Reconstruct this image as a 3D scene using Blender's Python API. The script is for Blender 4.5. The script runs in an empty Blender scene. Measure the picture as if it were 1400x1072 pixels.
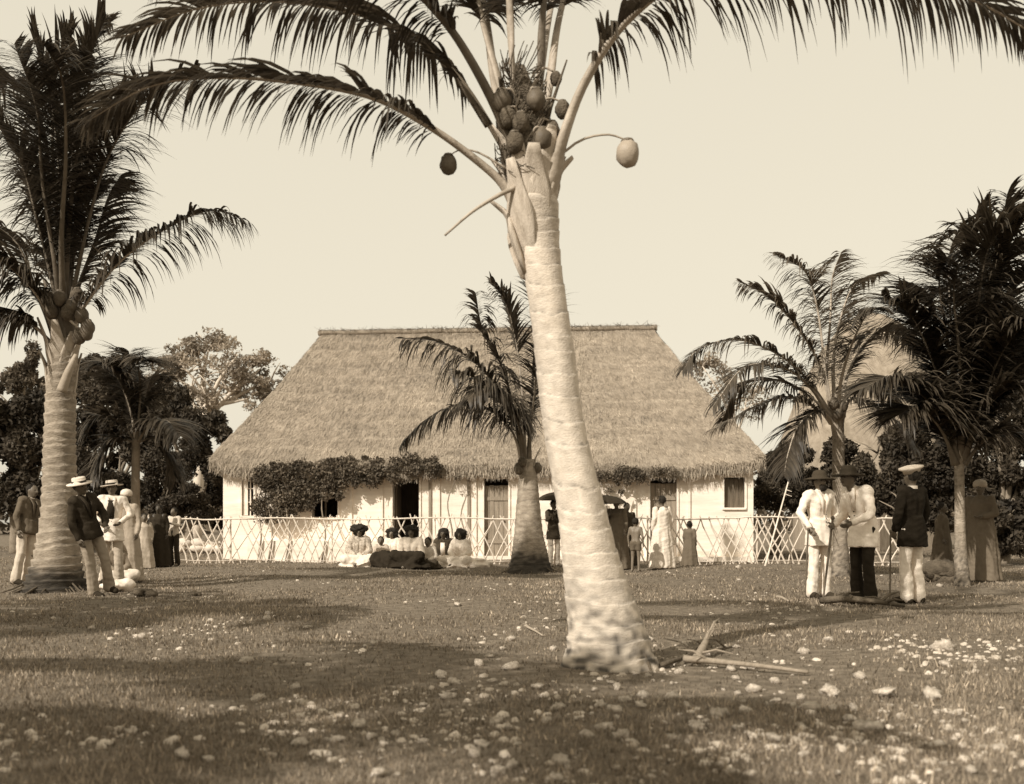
import bpy, bmesh, math, random
import numpy as np
from mathutils import Vector, Matrix, noise as mnoise
R = math.radians
random.seed(7)
rng = np.random.default_rng(11)
S = bpy.context.scene
col = S.collection

# ------------------------------------------------------------------ camera, sky, sun, exposure
F = 1500.0            # focal length in pixels of the 1400 px wide photograph
HZ = 715.0            # horizon row
CH = 1.0              # camera height
cam_d = bpy.data.cameras.new('camera')
cam = bpy.data.objects.new('camera', cam_d); col.objects.link(cam)
cam.location = (0, 0, CH); cam.rotation_euler = (R(90), 0, 0)
cam_d.sensor_width = 36; cam_d.lens = 36 * F / 1400
cam_d.shift_y = (HZ - 536) / 1400
cam_d.clip_start = 0.1; cam_d.clip_end = 2000
cam_d.dof.use_dof = True; cam_d.dof.focus_distance = 17.0; cam_d.dof.aperture_fstop = 2.4
S.camera = cam

SUN_EL, SUN_AZ = 37.0, (-0.68, -0.73)          # the sun stands behind the camera on the left
sdir = Vector((SUN_AZ[0], SUN_AZ[1], 0)).normalized() * math.cos(R(SUN_EL)) + Vector((0, 0, math.sin(R(SUN_EL))))
W = bpy.data.worlds.new('World'); S.world = W; W.use_nodes = True
nt = W.node_tree; bg = nt.nodes['Background']
sky = nt.nodes.new('ShaderNodeTexSky'); sky.sky_type = 'NISHITA'; sky.sun_disc = False
sky.sun_elevation = R(SUN_EL); sky.sun_rotation = math.atan2(SUN_AZ[0], SUN_AZ[1])
sky.dust_density = 4.0; sky.air_density = 1.0
bw = nt.nodes.new('ShaderNodeRGBToBW'); nt.links.new(sky.outputs[0], bw.inputs[0])
pw = nt.nodes.new('ShaderNodeMath'); pw.operation = 'POWER'; pw.inputs[1].default_value = 0.15
nt.links.new(bw.outputs[0], pw.inputs[0])
tint = nt.nodes.new('ShaderNodeVectorMath'); tint.operation = 'SCALE'
tint.inputs[0].default_value = (8.15, 7.45, 5.95)
nt.links.new(pw.outputs[0], tint.inputs['Scale']); nt.links.new(tint.outputs[0], bg.inputs[0])
bg.inputs[1].default_value = 0.09
sl = bpy.data.lights.new('sun', 'SUN'); sl.energy = 5.0; sl.angle = R(0.6); sl.color = (1, 0.95, 0.86)
so = bpy.data.objects.new('sun', sl); col.objects.link(so)
so.rotation_euler = sdir.to_track_quat('Z', 'Y').to_euler(); so.location = (-8, -10, 20)
S.view_settings.view_transform = 'Standard'; S.view_settings.look = 'None'
S.view_settings.gamma = 1; S.view_settings.exposure = 0.0; S.view_settings.use_curve_mapping = False

# ------------------------------------------------------------------ helpers
def at(px, py, Y): return Vector(((px - 700) / F * Y, Y, CH + (HZ - py) / F * Y))
def gz(x, y):
    return 0.035 * math.sin(x * 0.55 + 1.3) * math.cos(y * 0.41) + 0.02 * math.sin(x * 1.7 + y * 1.1)
def gpt(px, py):
    Y = F * CH / (py - HZ); x = (px - 700) / F * Y
    return Vector((x, Y, gz(x, Y)))
def sep(v):
    """linear sepia tone of lightness v"""
    v = max(0.0, min(1.0, v)); k = v ** 0.5
    return (v * 1.07, v * (0.785 + 0.175 * k), v * (0.47 + 0.37 * k), 1)
MATS = {}
def mat(name, v, var=0.25, scale=6, rough=0.85, bump=0.0, bscale=40, attr=False, vec=(1, 1, 1), spec=0.25, trans=0.0):
    if name in MATS: return MATS[name]
    m = bpy.data.materials.new(name); m.use_nodes = True; n = m.node_tree.nodes; l = m.node_tree.links
    p = n['Principled BSDF']; p.inputs['Roughness'].default_value = rough
    p.inputs['Specular IOR Level'].default_value = spec
    tc = n.new('ShaderNodeTexCoord'); mp = n.new('ShaderNodeMapping'); mp.inputs['Scale'].default_value = vec
    l.new(tc.outputs['Object'], mp.inputs[0])
    nz = n.new('ShaderNodeTexNoise'); nz.inputs['Scale'].default_value = scale; nz.inputs['Detail'].default_value = 6
    nz.inputs['Roughness'].default_value = 0.65
    l.new(mp.outputs[0], nz.inputs['Vector'])
    cr = n.new('ShaderNodeValToRGB'); cr.color_ramp.elements[0].position = 0.3; cr.color_ramp.elements[1].position = 0.7
    cr.color_ramp.elements[0].color = sep(v * (1 - var)); cr.color_ramp.elements[1].color = sep(v * (1 + var))
    l.new(nz.outputs[0], cr.inputs[0]); out = cr.outputs[0]
    if attr:
        a = n.new('ShaderNodeAttribute'); a.attribute_name = 'tone'
        mx = n.new('ShaderNodeMix'); mx.data_type = 'RGBA'; mx.blend_type = 'MULTIPLY'; mx.inputs[0].default_value = 1
        l.new(out, mx.inputs[6]); l.new(a.outputs['Color'], mx.inputs[7]); out = mx.outputs[2]
    l.new(out, p.inputs['Base Color'])
    if bump:
        b = n.new('ShaderNodeBump'); b.inputs['Strength'].default_value = bump; b.inputs['Distance'].default_value = 0.02
        n2 = n.new('ShaderNodeTexNoise'); n2.inputs['Scale'].default_value = bscale; n2.inputs['Detail'].default_value = 5
        l.new(mp.outputs[0], n2.inputs['Vector']); l.new(n2.outputs[0], b.inputs['Height']); l.new(b.outputs[0], p.inputs['Normal'])
    if trans:
        t = n.new('ShaderNodeBsdfTranslucent'); l.new(out, t.inputs[0]); ms = n.new('ShaderNodeMixShader'); ms.inputs[0].default_value = trans
        l.new(p.outputs[0], ms.inputs[1]); l.new(t.outputs[0], ms.inputs[2]); l.new(ms.outputs[0], n['Material Output'].inputs[0])
    MATS[name] = m; return m

class MB:
    def __init__(s): s.v = []; s.f = []; s.tone = []
    def add(s, vs, fs, tone=1.0):
        o = len(s.v); s.v.extend(tuple(v) for v in vs); s.f.extend(tuple(i + o for i in f) for f in fs)
        s.tone.extend([tone] * len(vs) if not hasattr(tone, '__len__') else tone)
    def box(s, a, b, M=None, tone=1.0):
        x0, y0, z0 = a; x1, y1, z1 = b
        vs = [Vector((x, y, z)) for z in (z0, z1) for y in (y0, y1) for x in (x0, x1)]
        if M: vs = [M @ v for v in vs]
        s.add(vs, [(0, 2, 3, 1), (4, 5, 7, 6), (0, 1, 5, 4), (2, 6, 7, 3), (0, 4, 6, 2), (1, 3, 7, 5)], tone)
    def tube(s, pts, rads, n=8, flat=1.0, cap=True, up=(0, 0, 1), tone=1.0):
        pts = [Vector(p) for p in pts]; o = len(s.v); vs = []; up = Vector(up)
        for i, p in enumerate(pts):
            t = (pts[min(i + 1, len(pts) - 1)] - pts[max(i - 1, 0)]).normalized()
            a = t.cross(up)
            if a.length < 1e-3: a = t.cross(Vector((0, 1, 0)))
            a.normalize(); b = a.cross(t)
            r = rads[i] if hasattr(rads, '__len__') else rads
            for k in range(n):
                th = 2 * math.pi * k / n
                vs.append(p + a * (r * math.cos(th)) + b * (r * flat * math.sin(th)))
        fs = []
        for i in range(len(pts) - 1):
            for k in range(n):
                fs.append((i * n + k, i * n + (k + 1) % n, (i + 1) * n + (k + 1) % n, (i + 1) * n + k))
        if cap:
            fs.append(tuple(range(n - 1, -1, -1))); fs.append(tuple((len(pts) - 1) * n + k for k in range(n)))
        s.add(vs, fs, tone)
    def cap(s, a, b, ra, rb, n=10, sx=1.0):
        """tapered capsule"""
        a = Vector(a); b = Vector(b); d = b - a
        if d.length < 1e-4: d = Vector((0, 0, 1e-3)); b = a + d
        t = d.normalized(); pts = []; rs = []
        for k in (0.0, 0.35, 0.7, 0.92): pts.append(a - t * ra * math.cos(k * math.pi / 2)); rs.append(max(ra * math.sin(k * math.pi / 2), .0005))
        pts += [a, b]; rs += [ra, rb]
        for k in (0.92, 0.7, 0.35, 0.0): pts.append(b + t * rb * math.cos(k * math.pi / 2)); rs.append(max(rb * math.sin(k * math.pi / 2), .0005))
        s.tube(pts, rs, n)
    def ball(s, c, r, n=12, m=8, jit=0.0, seed=0):
        c = Vector(c); r = r if hasattr(r, '__len__') else (r, r, r); vs = []; fs = []
        for i in range(m + 1):
            ph = math.pi * i / m
            for k in range(n):
                th = 2 * math.pi * k / n
                d = Vector((math.sin(ph) * math.cos(th), math.sin(ph) * math.sin(th), math.cos(ph)))
                q = 1 + jit * mnoise.noise(d * 2.2 + Vector((seed * 3.7, 0, 0))) if jit else 1
                vs.append(c + Vector((d.x * r[0], d.y * r[1], d.z * r[2])) * q)
        for i in range(m):
            for k in range(n):
                fs.append((i * n + k, (i + 1) * n + k, (i + 1) * n + (k + 1) % n, i * n + (k + 1) % n))
        s.add(vs, fs)
    def lathe(s, prof, c=(0, 0, 0), n=24, sy=1.0, fold=None, tone=1.0):
        vs = []; fs = []
        for i, (r, z) in enumerate(prof):
            for k in range(n):
                th = 2 * math.pi * k / n; q = r
                if fold: q = r * (1 + fold(i / (len(prof) - 1), th))
                vs.append((c[0] + q * math.cos(th), c[1] + q * math.sin(th) * sy, c[2] + z))
        for i in range(len(prof) - 1):
            for k in range(n):
                fs.append((i * n + k, i * n + (k + 1) % n, (i + 1) * n + (k + 1) % n, (i + 1) * n + k))
        fs.append(tuple(range(n - 1, -1, -1))); fs.append(tuple((len(prof) - 1) * n + k for k in range(n)))
        s.add(vs, fs, tone)
    def mesh(s, name, origin=(0, 0, 0), smooth=False, tone=False):
        me = bpy.data.meshes.new(name); o = Vector(origin)
        me.from_pydata([(v[0] - o.x, v[1] - o.y, v[2] - o.z) for v in s.v], [], s.f)
        if tone:
            at_ = me.attributes.new('tone', 'FLOAT_COLOR', 'POINT')
            t = np.ones((len(s.v), 4), dtype=np.float32); t[:, :3] = np.array(s.tone, dtype=np.float32)[:, None]
            at_.data.foreach_set('color', t.ravel())
        if smooth: me.polygons.foreach_set('use_smooth', [True] * len(me.polygons))
        me.update(); return me
    def build(s, name, m, parent=None, origin=None, smooth=False, tone=False):
        if origin is None:
            origin = ORG.get(parent.name, (0, 0, 0)) if parent else (0, 0, 0)
        return link(name, s.mesh(name, origin, smooth, tone), m, parent, origin)
ORG = {}
def link(name, me, m, parent=None, origin=(0, 0, 0)):
    if m is not None: me.materials.clear(); me.materials.append(m)
    o = bpy.data.objects.new(name, me); col.objects.link(o)
    if parent: o.parent = parent
    else: o.location = origin
    ORG[o.name] = tuple(origin); return o
def empty(name, loc, label, cat, group=None, rz=0):
    e = bpy.data.objects.new(name, None); col.objects.link(e); e.location = loc; e.rotation_euler = (0, 0, rz)
    e.empty_display_size = 0.1; ORG[e.name] = tuple(loc); tag(e, label, cat, group); return e
def tag(o, label=None, cat=None, group=None, kind=None):
    if label: o['label'] = label
    if cat: o['category'] = cat
    if group: o['group'] = group
    if kind: o['kind'] = kind
    return o
def spline(pts, n):
    P = [Vector(p) for p in pts]; P = [P[0] * 2 - P[1]] + P + [P[-1] * 2 - P[-2]]; out = []
    m = len(P) - 3
    for i in range(n):
        u = i / (n - 1) * m; k = min(int(u), m - 1); t = u - k
        a, b, c, d = P[k:k + 4]
        out.append(0.5 * ((2 * b) + (c - a) * t + (2 * a - 5 * b + 4 * c - d) * t * t + (3 * b - a - 3 * c + d) * t ** 3))
    return out
def np_mesh(name, V, Fq, tone=None, smooth=False):
    """mesh from numpy arrays, all faces with the same corner count"""
    me = bpy.data.meshes.new(name); n = Fq.shape[1]
    me.vertices.add(len(V)); me.vertices.foreach_set('co', V.astype(np.float32).ravel())
    me.loops.add(Fq.size); me.loops.foreach_set('vertex_index', Fq.astype(np.int32).ravel())
    me.polygons.add(len(Fq)); me.polygons.foreach_set('loop_start', np.arange(0, Fq.size, n, dtype=np.int32))
    me.polygons.foreach_set('loop_total', np.full(len(Fq), n, dtype=np.int32))
    if tone is not None:
        a = me.attributes.new('tone', 'FLOAT_COLOR', 'POINT'); t = np.ones((len(V), 4), dtype=np.float32); t[:, :3] = tone[:, None]
        a.data.foreach_set('color', t.ravel())
    if smooth: me.polygons.foreach_set('use_smooth', np.ones(len(Fq), dtype=bool))
    me.update(calc_edges=True); return me
def fuse(mb, voxel=0.016, it=3, name='body', smooth=True):
    """weld overlapping shells into one continuous skin"""
    me = mb.mesh(name + '_raw'); ob = bpy.data.objects.new(name + '_raw', me); col.objects.link(ob)
    r = ob.modifiers.new('r', 'REMESH'); r.mode = 'VOXEL'; r.voxel_size = voxel; r.use_smooth_shade = True
    sm = ob.modifiers.new('s', 'SMOOTH'); sm.factor = 0.5; sm.iterations = it
    dg = bpy.context.evaluated_depsgraph_get()
    out = bpy.data.meshes.new_from_object(ob.evaluated_get(dg)); out.name = name
    bpy.data.objects.remove(ob); bpy.data.meshes.remove(me); return out
def leaves(centres, radii, per, size, seed, aspect=2.2, shell=0.55, droop=0.3):
    """quads spread through the volume of ellipsoid clumps"""
    g = np.random.default_rng(seed); C = []; T = []
    for c, r in zip(centres, radii):
        d = g.normal(size=(per, 3)); d /= np.linalg.norm(d, axis=1)[:, None]
        q = shell + (1 - shell) * g.random(per) ** 0.5
        q *= 1 + 0.35 * (g.random(per) - 0.3)
        C.append(np.array(c) + d * np.array(r) * q[:, None]); T.append(np.full(per, g.uniform(0.7, 1.3)))
    C = np.concatenate(C); T = np.concatenate(T) * g.uniform(0.75, 1.25, len(C)); n = len(C)
    a = g.normal(size=(n, 3)); a[:, 2] -= droop; a /= np.linalg.norm(a, axis=1)[:, None]
    b = np.cross(a, g.normal(size=(n, 3))); b /= np.linalg.norm(b, axis=1)[:, None] + 1e-9
    s = size * g.uniform(0.6, 1.35, n)[:, None]
    V = np.stack([C - a * s * .5, C + b * s / aspect * .5 - a * s * .05, C + a * s * .5, C - b * s / aspect * .5 - a * s * .05], 1).reshape(-1, 3)
    return V, np.arange(4 * n).reshape(-1, 4), np.repeat(T, 4)

# ------------------------------------------------------------------ materials
M_ground = mat('ground_turf', 0.15, 0.5, 9, 0.95, 1.0, 45)
M_grass = mat('grass_blades', 0.215, 0.40, 0.9, 0.8, attr=True, trans=0.25)
M_stone = mat('coral_stone', 0.47, 0.45, 5, 0.9, 0.6, 30)
M_wall = mat('whitewash', 0.76, 0.15, 1.8, 0.9, 0.25, 9, vec=(0.4, 0.4, 3))
M_thatch = mat('thatch', 0.28, 0.30, 3.5, 0.95, 0.8, 60, vec=(1, 1, 1))
M_straw = mat('thatch_straw', 0.31, 0.22, 5, 0.9, attr=True)
M_dark = mat('dark_room', 0.03, 0.2, 3)
M_wood = mat('weathered_wood', 0.27, 0.25, 5, 0.85, 0.4, 40, vec=(6, 6, 0.6))
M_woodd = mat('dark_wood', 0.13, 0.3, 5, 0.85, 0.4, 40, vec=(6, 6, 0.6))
M_slat = mat('fence_reed', 0.64, 0.22, 4, 0.8, attr=False)
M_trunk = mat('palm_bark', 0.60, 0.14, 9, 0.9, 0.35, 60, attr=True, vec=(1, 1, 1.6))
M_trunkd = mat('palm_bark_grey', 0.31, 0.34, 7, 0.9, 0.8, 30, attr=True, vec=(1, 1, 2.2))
M_frond = mat('palm_leaflet', 0.065, 0.35, 2.5, 0.5, spec=0.4, attr=True, trans=0.3)
M_frondl = mat('palm_leaflet_pale', 0.12, 0.35, 2.5, 0.5, spec=0.4, attr=True, trans=0.35)
M_petiole = mat('palm_petiole', 0.36, 0.3, 5, 0.6, 0.3, 25, spec=0.35)
M_petiold = mat('palm_petiole_dark', 0.13, 0.3, 5, 0.6, 0.3, 25, spec=0.35)
M_sheath = mat('leaf_sheath_pale', 0.48, 0.25, 4, 0.75, 0.5, 30, vec=(7, 7, .7))
M_fibre = mat('palm_fibre', 0.11, 0.5, 14, 0.95, 0.9, 60)
M_nut = mat('coconut_husk', 0.115, 0.45, 8, 0.6, 0.3, 30)
M_nutl = mat('coconut_pale', 0.34, 0.15, 6, 0.55, 0.2, 30)
M_leafd = mat('leaf_dark', 0.055, 0.4, 0.9, 0.7, attr=True, trans=0.2)
M_leafm = mat('leaf_mid', 0.12, 0.35, 1.2, 0.7, attr=True, trans=0.25)
M_leafl = mat('leaf_pale', 0.30, 0.25, 1.2, 0.7, attr=True, trans=0.3)
M_bark = mat('tree_bark', 0.22, 0.3, 4, 0.9, 0.5, 20)
M_barkl = mat('tree_bark_pale', 0.55, 0.2, 4, 0.9, 0.4, 20)
M_root = mat('root_mass', 0.10, 0.45, 10, 0.95, 0.9, 40)

# ------------------------------------------------------------------ ground
def axis(lims): return np.concatenate([np.arange(a, b, s) for a, b, s in lims])
xs = axis([(-900, -60, 60), (-60, -18, 3), (-18, 18, 0.3), (18, 60, 3), (60, 901, 60)])
ys = axis([(-200, -10, 20), (-10, 3, 1), (3, 32, 0.3), (32, 80, 3), (80, 1201, 60)])
gv = np.array([(x, y, gz(x, y) if abs(x) < 60 and y < 80 else 0.0) for y in ys for x in xs]); nx = len(xs)
gf = np.array([(j * nx + i, j * nx + i + 1, (j + 1) * nx + i + 1, (j + 1) * nx + i) for j in range(len(ys) - 1) for i in range(nx - 1)])
tag(link('ground', np_mesh('ground', gv, gf, smooth=True), M_ground), kind='structure')

def make_grass(n):
    g = np.random.default_rng(5)
    Y = 3.2 * (46 / 3.2) ** (g.random(n) ** 1.0); X = (g.random(n) * 2 - 1) * (0.56 * Y + 2.0)
    pn = np.array([mnoise.noise(Vector((x * 0.45, y * 0.45, 3.1))) + 0.5 * mnoise.noise(Vector((x * 1.6, y * 1.6, 9.0))) for x, y in zip(X, Y)])
    keep = g.random(n) < np.clip(0.66 + 1.5 * pn, 0.2, 1); X, Y, pn = X[keep], Y[keep], pn[keep]; m = len(X)
    Z = 0.035 * np.sin(X * 0.55 + 1.3) * np.cos(Y * 0.41) + 0.02 * np.sin(X * 1.7 + Y * 1.1)
    h = (0.012 + 0.026 * g.random(m) ** 1.6) * (1 + 0.5 * np.clip(pn, -.5, 1)) ; w = 0.0035 + 0.00055 * Y
    tall = g.random(m) < 0.015; h[tall] *= 2.2
    th = g.random(m) * 6.283; le = g.random(m) * 6.283; ln = h * g.uniform(0.1, 0.9, m)
    dx, dy = np.cos(th) * w, np.sin(th) * w
    a = np.stack([X - dx, Y - dy, Z - 0.01], 1); b = np.stack([X + dx, Y + dy, Z - 0.01], 1)
    c = np.stack([X + np.cos(le) * ln, Y + np.sin(le) * ln, Z + h], 1)
    V = np.stack([a, b, c], 1).reshape(-1, 3)
    t = g.uniform(0.55, 1.35, m) * (1 + 0.35 * np.clip(pn, -0.8, 0.8)); dry = g.random(m) < 0.12; t[dry] *= 1.9
    return V, np.arange(3 * m).reshape(-1, 3), np.repeat(t, 3)
V, Fc, T = make_grass(420000)
tag(link('grass', np_mesh('grass', V, Fc, T), M_grass), 'short dry grass covering the open ground', 'grass', kind='stuff')

# ------------------------------------------------------------------ palms
def trunk_mesh(path, rads, ring=0.13, saw=0.05, seed=0, n=28, dz=0.02, flare=0.0, dark_base=0.0):
    """ringed palm trunk along a path, leaf scars as real steps"""
    L = sum((Vector(path[i + 1]) - Vector(path[i])).length for i in range(len(path) - 1))
    m = int(L / dz); pts = spline(path, m); mb = MB(); vs = []; tones = []
    u = np.linspace(0, 1, m); rr = np.interp(u, np.linspace(0, 1, len(rads)), rads)
    g = random.Random(seed); edges = [0]; 
    while edges[-1] < L + 1: edges.append(edges[-1] + ring * g.uniform(0.65, 1.35))
    for i, p in enumerate(pts):
        s = u[i] * L
        for k in range(n):
            th = 2 * math.pi * k / n; d = Vector((math.cos(th), math.sin(th), 0))
            wob = 0.022 * mnoise.noise(Vector((d.x * 1.4, d.y * 1.4, s * 2.5 + seed * 5)))
            sk = s + wob * 1.6 + ring * 0.25 * math.sin(th + seed)
            j = 0
            while j < len(edges) - 2 and edges[j + 1] < sk: j += 1
            f = (sk - edges[j]) / (edges[j + 1] - edges[j])      # 0 just above a scar, 1 just below the next
            f = min(max(f, 0), 1)
            q = 1 + saw * (f - 0.5) + 0.03 * mnoise.noise(Vector((d.x * 1.5, d.y * 1.5, s * 2 + seed))) + 0.008 * mnoise.noise(Vector((d.x * 9, d.y * 9, s * 14)))
            base = max(0, 1 - s / 0.45)
            if flare: q += flare * base ** 2 * (1 + 0.5 * math.sin(5 * th + seed) * base) + 0.10 * base * mnoise.noise(Vector((d.x * 5, d.y * 5, s * 9)))
            vs.append(p + d * rr[i] * q)
            scar = 1 - 0.55 * math.exp(-(f / 0.085) ** 2) * (0.6 + 1.1 * mnoise.noise(Vector((d.x * 3, d.y * 3, s * 5 + 7))))
            tn = scar * (0.92 + 0.25 * mnoise.noise(Vector((d.x * 1.5, d.y * 1.5, s * 1.1 + 20))) + .16 * mnoise.noise(Vector((d.x * 2, d.y * 2, s * 38))) + .10 * mnoise.noise(Vector((d.x * 11, d.y * 11, s * 9))))
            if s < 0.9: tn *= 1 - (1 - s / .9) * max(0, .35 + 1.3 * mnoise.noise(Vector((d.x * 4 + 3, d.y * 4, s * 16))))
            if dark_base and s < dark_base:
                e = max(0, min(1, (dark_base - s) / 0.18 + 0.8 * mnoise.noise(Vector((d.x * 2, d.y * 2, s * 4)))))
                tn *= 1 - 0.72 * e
            tones.append(max(0.12, tn))
    fs = [(i * n + k, i * n + (k + 1) % n, (i + 1) * n + (k + 1) % n, (i + 1) * n + k) for i in range(m - 1) for k in range(n)]
    fs.append(tuple((m - 1) * n + k for k in range(n)))
    mb.add(vs, fs, tones); return mb

def frond(root, pts, leaf=0.6, n=95, r0=0.05, base=0.16, seed=0, droop=0.55, mleaf=None, mrib=None, width=0.02, t0=0.22, spread=1.0, up=None):
    g = random.Random(seed); m = 44; P = spline(pts, m); n = int(n * 1.35); leaf *= 1.12
    rad = []
    for i in range(m):
        t = i / (m - 1); rad.append(r0 * (0.10 + 0.9 * (1 - t) ** 1.15) + (base - r0) * max(0, 1 - t / 0.16) ** 1.6 if base > r0 else r0 * (0.1 + 0.9 * (1 - t)))
    mb = MB(); mb.tube(P, rad, 8, 0.62); 
    fo = mb.build('frond', mrib or M_petiole, root, smooth=True)
    vs = []; fs = []; tn = []
    upv = Vector(up) if up else Vector((0, 0, 1)); cl = [1, 1, 0, 0]
    for i in range(n):
        t = t0 + (1 - t0) * (i + g.random() * 0.6) / n; t = min(t, 0.999)
        x = t * (m - 1); k = min(int(x), m - 2); p = P[k].lerp(P[k + 1], x - k); tan = (P[k + 1] - P[k]).normalized()
        side = tan.cross(upv)
        if side.length < 0.15: side = tan.cross(Vector((0.3, 1, 0.1)))
        side.normalize(); nor = side.cross(tan).normalized()
        prof = (0.45 + 0.55 * min(1, (t - t0) / 0.18)) * (1 - 0.65 * max(0, (t - 0.6) / 0.4) ** 1.6)
        if i % 5 == 0: cl = [g.uniform(.7, 1.7), g.uniform(.78, 1.12), g.uniform(-.22, .22), g.uniform(-.2, .2)]
        for sgn in (-1, 1):
            if g.random() < 0.05: continue
            L = leaf * prof * g.uniform(0.72, 1.15) * cl[1]; w = width * g.uniform(0.8, 1.2)
            fwd = 0.45 + 0.5 * t + g.uniform(-0.14, 0.14) + cl[2]
            d = (side * sgn * spread + tan * fwd + nor * (0.25 + g.uniform(-0.15, 0.15) + cl[3])).normalized()
            q = p.copy(); o = len(vs); tone = g.uniform(0.7, 1.35)
            segs = 5; dr = droop * g.uniform(0.75, 1.35) * cl[0]
            for j in range(segs + 1):
                f = j / segs; ww = w * (0.55 + 0.9 * f if f < 0.35 else (1 - f) / 0.65 * 0.87 + 0.02)
                wv = d.cross(Vector((0.1, 0.2, 1)) if abs(d.z) > 0.9 else Vector((0, 0, 1))).normalized()
                wv = (wv + nor * 0.5 * sgn * (1 if j % 2 else 0.9)).normalized()
                vs.append(q - wv * ww); vs.append(q + wv * ww); tn += [tone, tone]
                d = (d + Vector((0, 0, -1)) * dr * (0.22 + 0.34 * f)).normalized()
                q = q + d * (L / segs)
            for j in range(segs): fs.append((o + 2 * j, o + 2 * j + 1, o + 2 * j + 3, o + 2 * j + 2))
    mb = MB(); mb.v = [tuple(v) for v in vs]; mb.f = fs; mb.tone = tn
    lo = mb.build('leaflets', mleaf or M_frond, fo, ORG[fo.name], tone=True); lo['kind'] = 'stuff'
    return fo

def coconut(root, c, r, m, seed=0):
    mb = MB(); mb.ball(c, (r * 0.92, r * 0.92, r * 1.12), 16, 10, 0.14, seed)
    o = mb.build('coconut', m, root, smooth=True)
    mb = MB(); mb.lathe([(r * .55, r * 0.93), (r * .45, r * 1.12), (r * .1, r * 1.22)], c, 8); mb.build('calyx', M_petiold, o, ORG[o.name])
    return o
def stalk(root, pts, r, m=None, name='fruit_stalk', n=14):
    mb = MB(); P = spline(pts, n); mb.tube(P, [r * (1 - 0.6 * i / (n - 1)) for i in range(n)], 6); return mb.build(name, m or M_petiole, root, smooth=True)
def roots(root, c, r, n, seed, m=None, L=0.35):
    g = random.Random(seed); mb = MB()
    for i in range(n):
        a = g.uniform(0, 6.283); d = Vector((math.cos(a), math.sin(a), 0)); p = Vector(c) + d * r * g.uniform(0.8, 1.0)
        e = p + d * g.uniform(0.05, L); 
        mb.tube([p - d * .03 + Vector((0, 0, g.uniform(0.04, 0.16))), p.lerp(e, .45) + Vector((0, 0, 0.04)), e + Vector((0, 0, -0.03))], [0.016, 0.014, 0.008], 5)
    o = mb.build('roots', m or M_root, root); o['kind'] = 'stuff'; return o
def boots(root, c, r, n, h, seed, m):
    """clasping leaf bases left round the top of the trunk"""
    g = random.Random(seed)
    for i in range(n):
        a = 6.283 * i / n + g.uniform(-.25, .25); d = Vector((math.cos(a), math.sin(a), 0)); z = g.uniform(-0.5, 0.25) * h
        p = Vector(c) + Vector((0, 0, z)); mb = MB(); hh = h * g.uniform(.7, 1.1)
        P = [p + d * r * 0.30 - Vector((0, 0, hh * .45)), p + d * r * 0.80 + Vector((0, 0, hh * .25)), p + d * r * 1.02 + Vector((0, 0, hh * .6)), p + d * r * g.uniform(1.2, 1.7) + Vector((0, 0, hh * g.uniform(.85, 1.1)))]
        mb.tube(spline(P, 9), [r * q for q in (.40, .58, .68, .66, .56, .46, .37, .30, .22)], 12, 0.26, up=d); mb.build('leaf_base', m, root, smooth=True)

def px_path(lst, dep): return [at(x, y, dep if not hasattr(dep, '__len__') else dep[i]) for i, (x, y) in enumerate(lst)]

# --- the tall palm in the middle of the picture
Ym = 7.9
b0 = gpt(833, 903); Ym = b0.y
pm = empty('coconut_palm', b0, 'tall leaning coconut palm with thick pale ringed trunk and hanging nuts in open grass', 'palm tree', 'coconut palms')
path = [(833, 912), (830, 864), (817, 808), (805, 752), (795, 696), (776, 609), (766, 549), (759, 489), (751, 430), (742, 370), (737, 330), (729, 280), (718, 225)]
wid = [122, 107, 90, 76, 67, 59, 56, 55, 53, 52, 54, 70, 52]
P = px_path(path, Ym)
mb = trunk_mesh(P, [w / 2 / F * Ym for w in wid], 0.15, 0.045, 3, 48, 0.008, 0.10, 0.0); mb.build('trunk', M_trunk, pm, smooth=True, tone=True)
roots(pm, b0, 0.30, 26, 4, M_root, L=0.07)
cr = at(718, 262, Ym)
boots(pm, at(729, 300, Ym), 0.185, 8, 0.50, 8, M_sheath); boots(pm, at(721, 250, Ym), 0.17, 7, 0.40, 18, M_sheath)
mb = MB(); c0 = at(722, 262, Ym); c1 = at(712, 90, Ym)
mb.tube([c0.lerp(c1, t) for t in np.linspace(0, 1, 9)], [.15, .17, .185, .18, .16, .135, .10, .07, .03], 16); mb.build('leaf_sheath', M_fibre, pm, smooth=True)
g = random.Random(5); mb = MB()
for i in range(420):
    t = g.uniform(0.1, .95); a = g.uniform(0, 6.283); rr_ = .20 * (1 - .62 * t); p = c0.lerp(c1, t) + Vector((math.cos(a), math.sin(a), 0)) * rr_
    e = p + Vector((math.cos(a + 1.2) * .1, math.sin(a + 1.2) * .1, g.uniform(-.08, .24))); mb.tube([p, p.lerp(e, .5) + Vector((math.cos(a), math.sin(a), 0)) * .02, e], .004, 4)
mb.build('sheath_fibre', M_fibre, pm)['kind'] = 'stuff'
D = Ym
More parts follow.
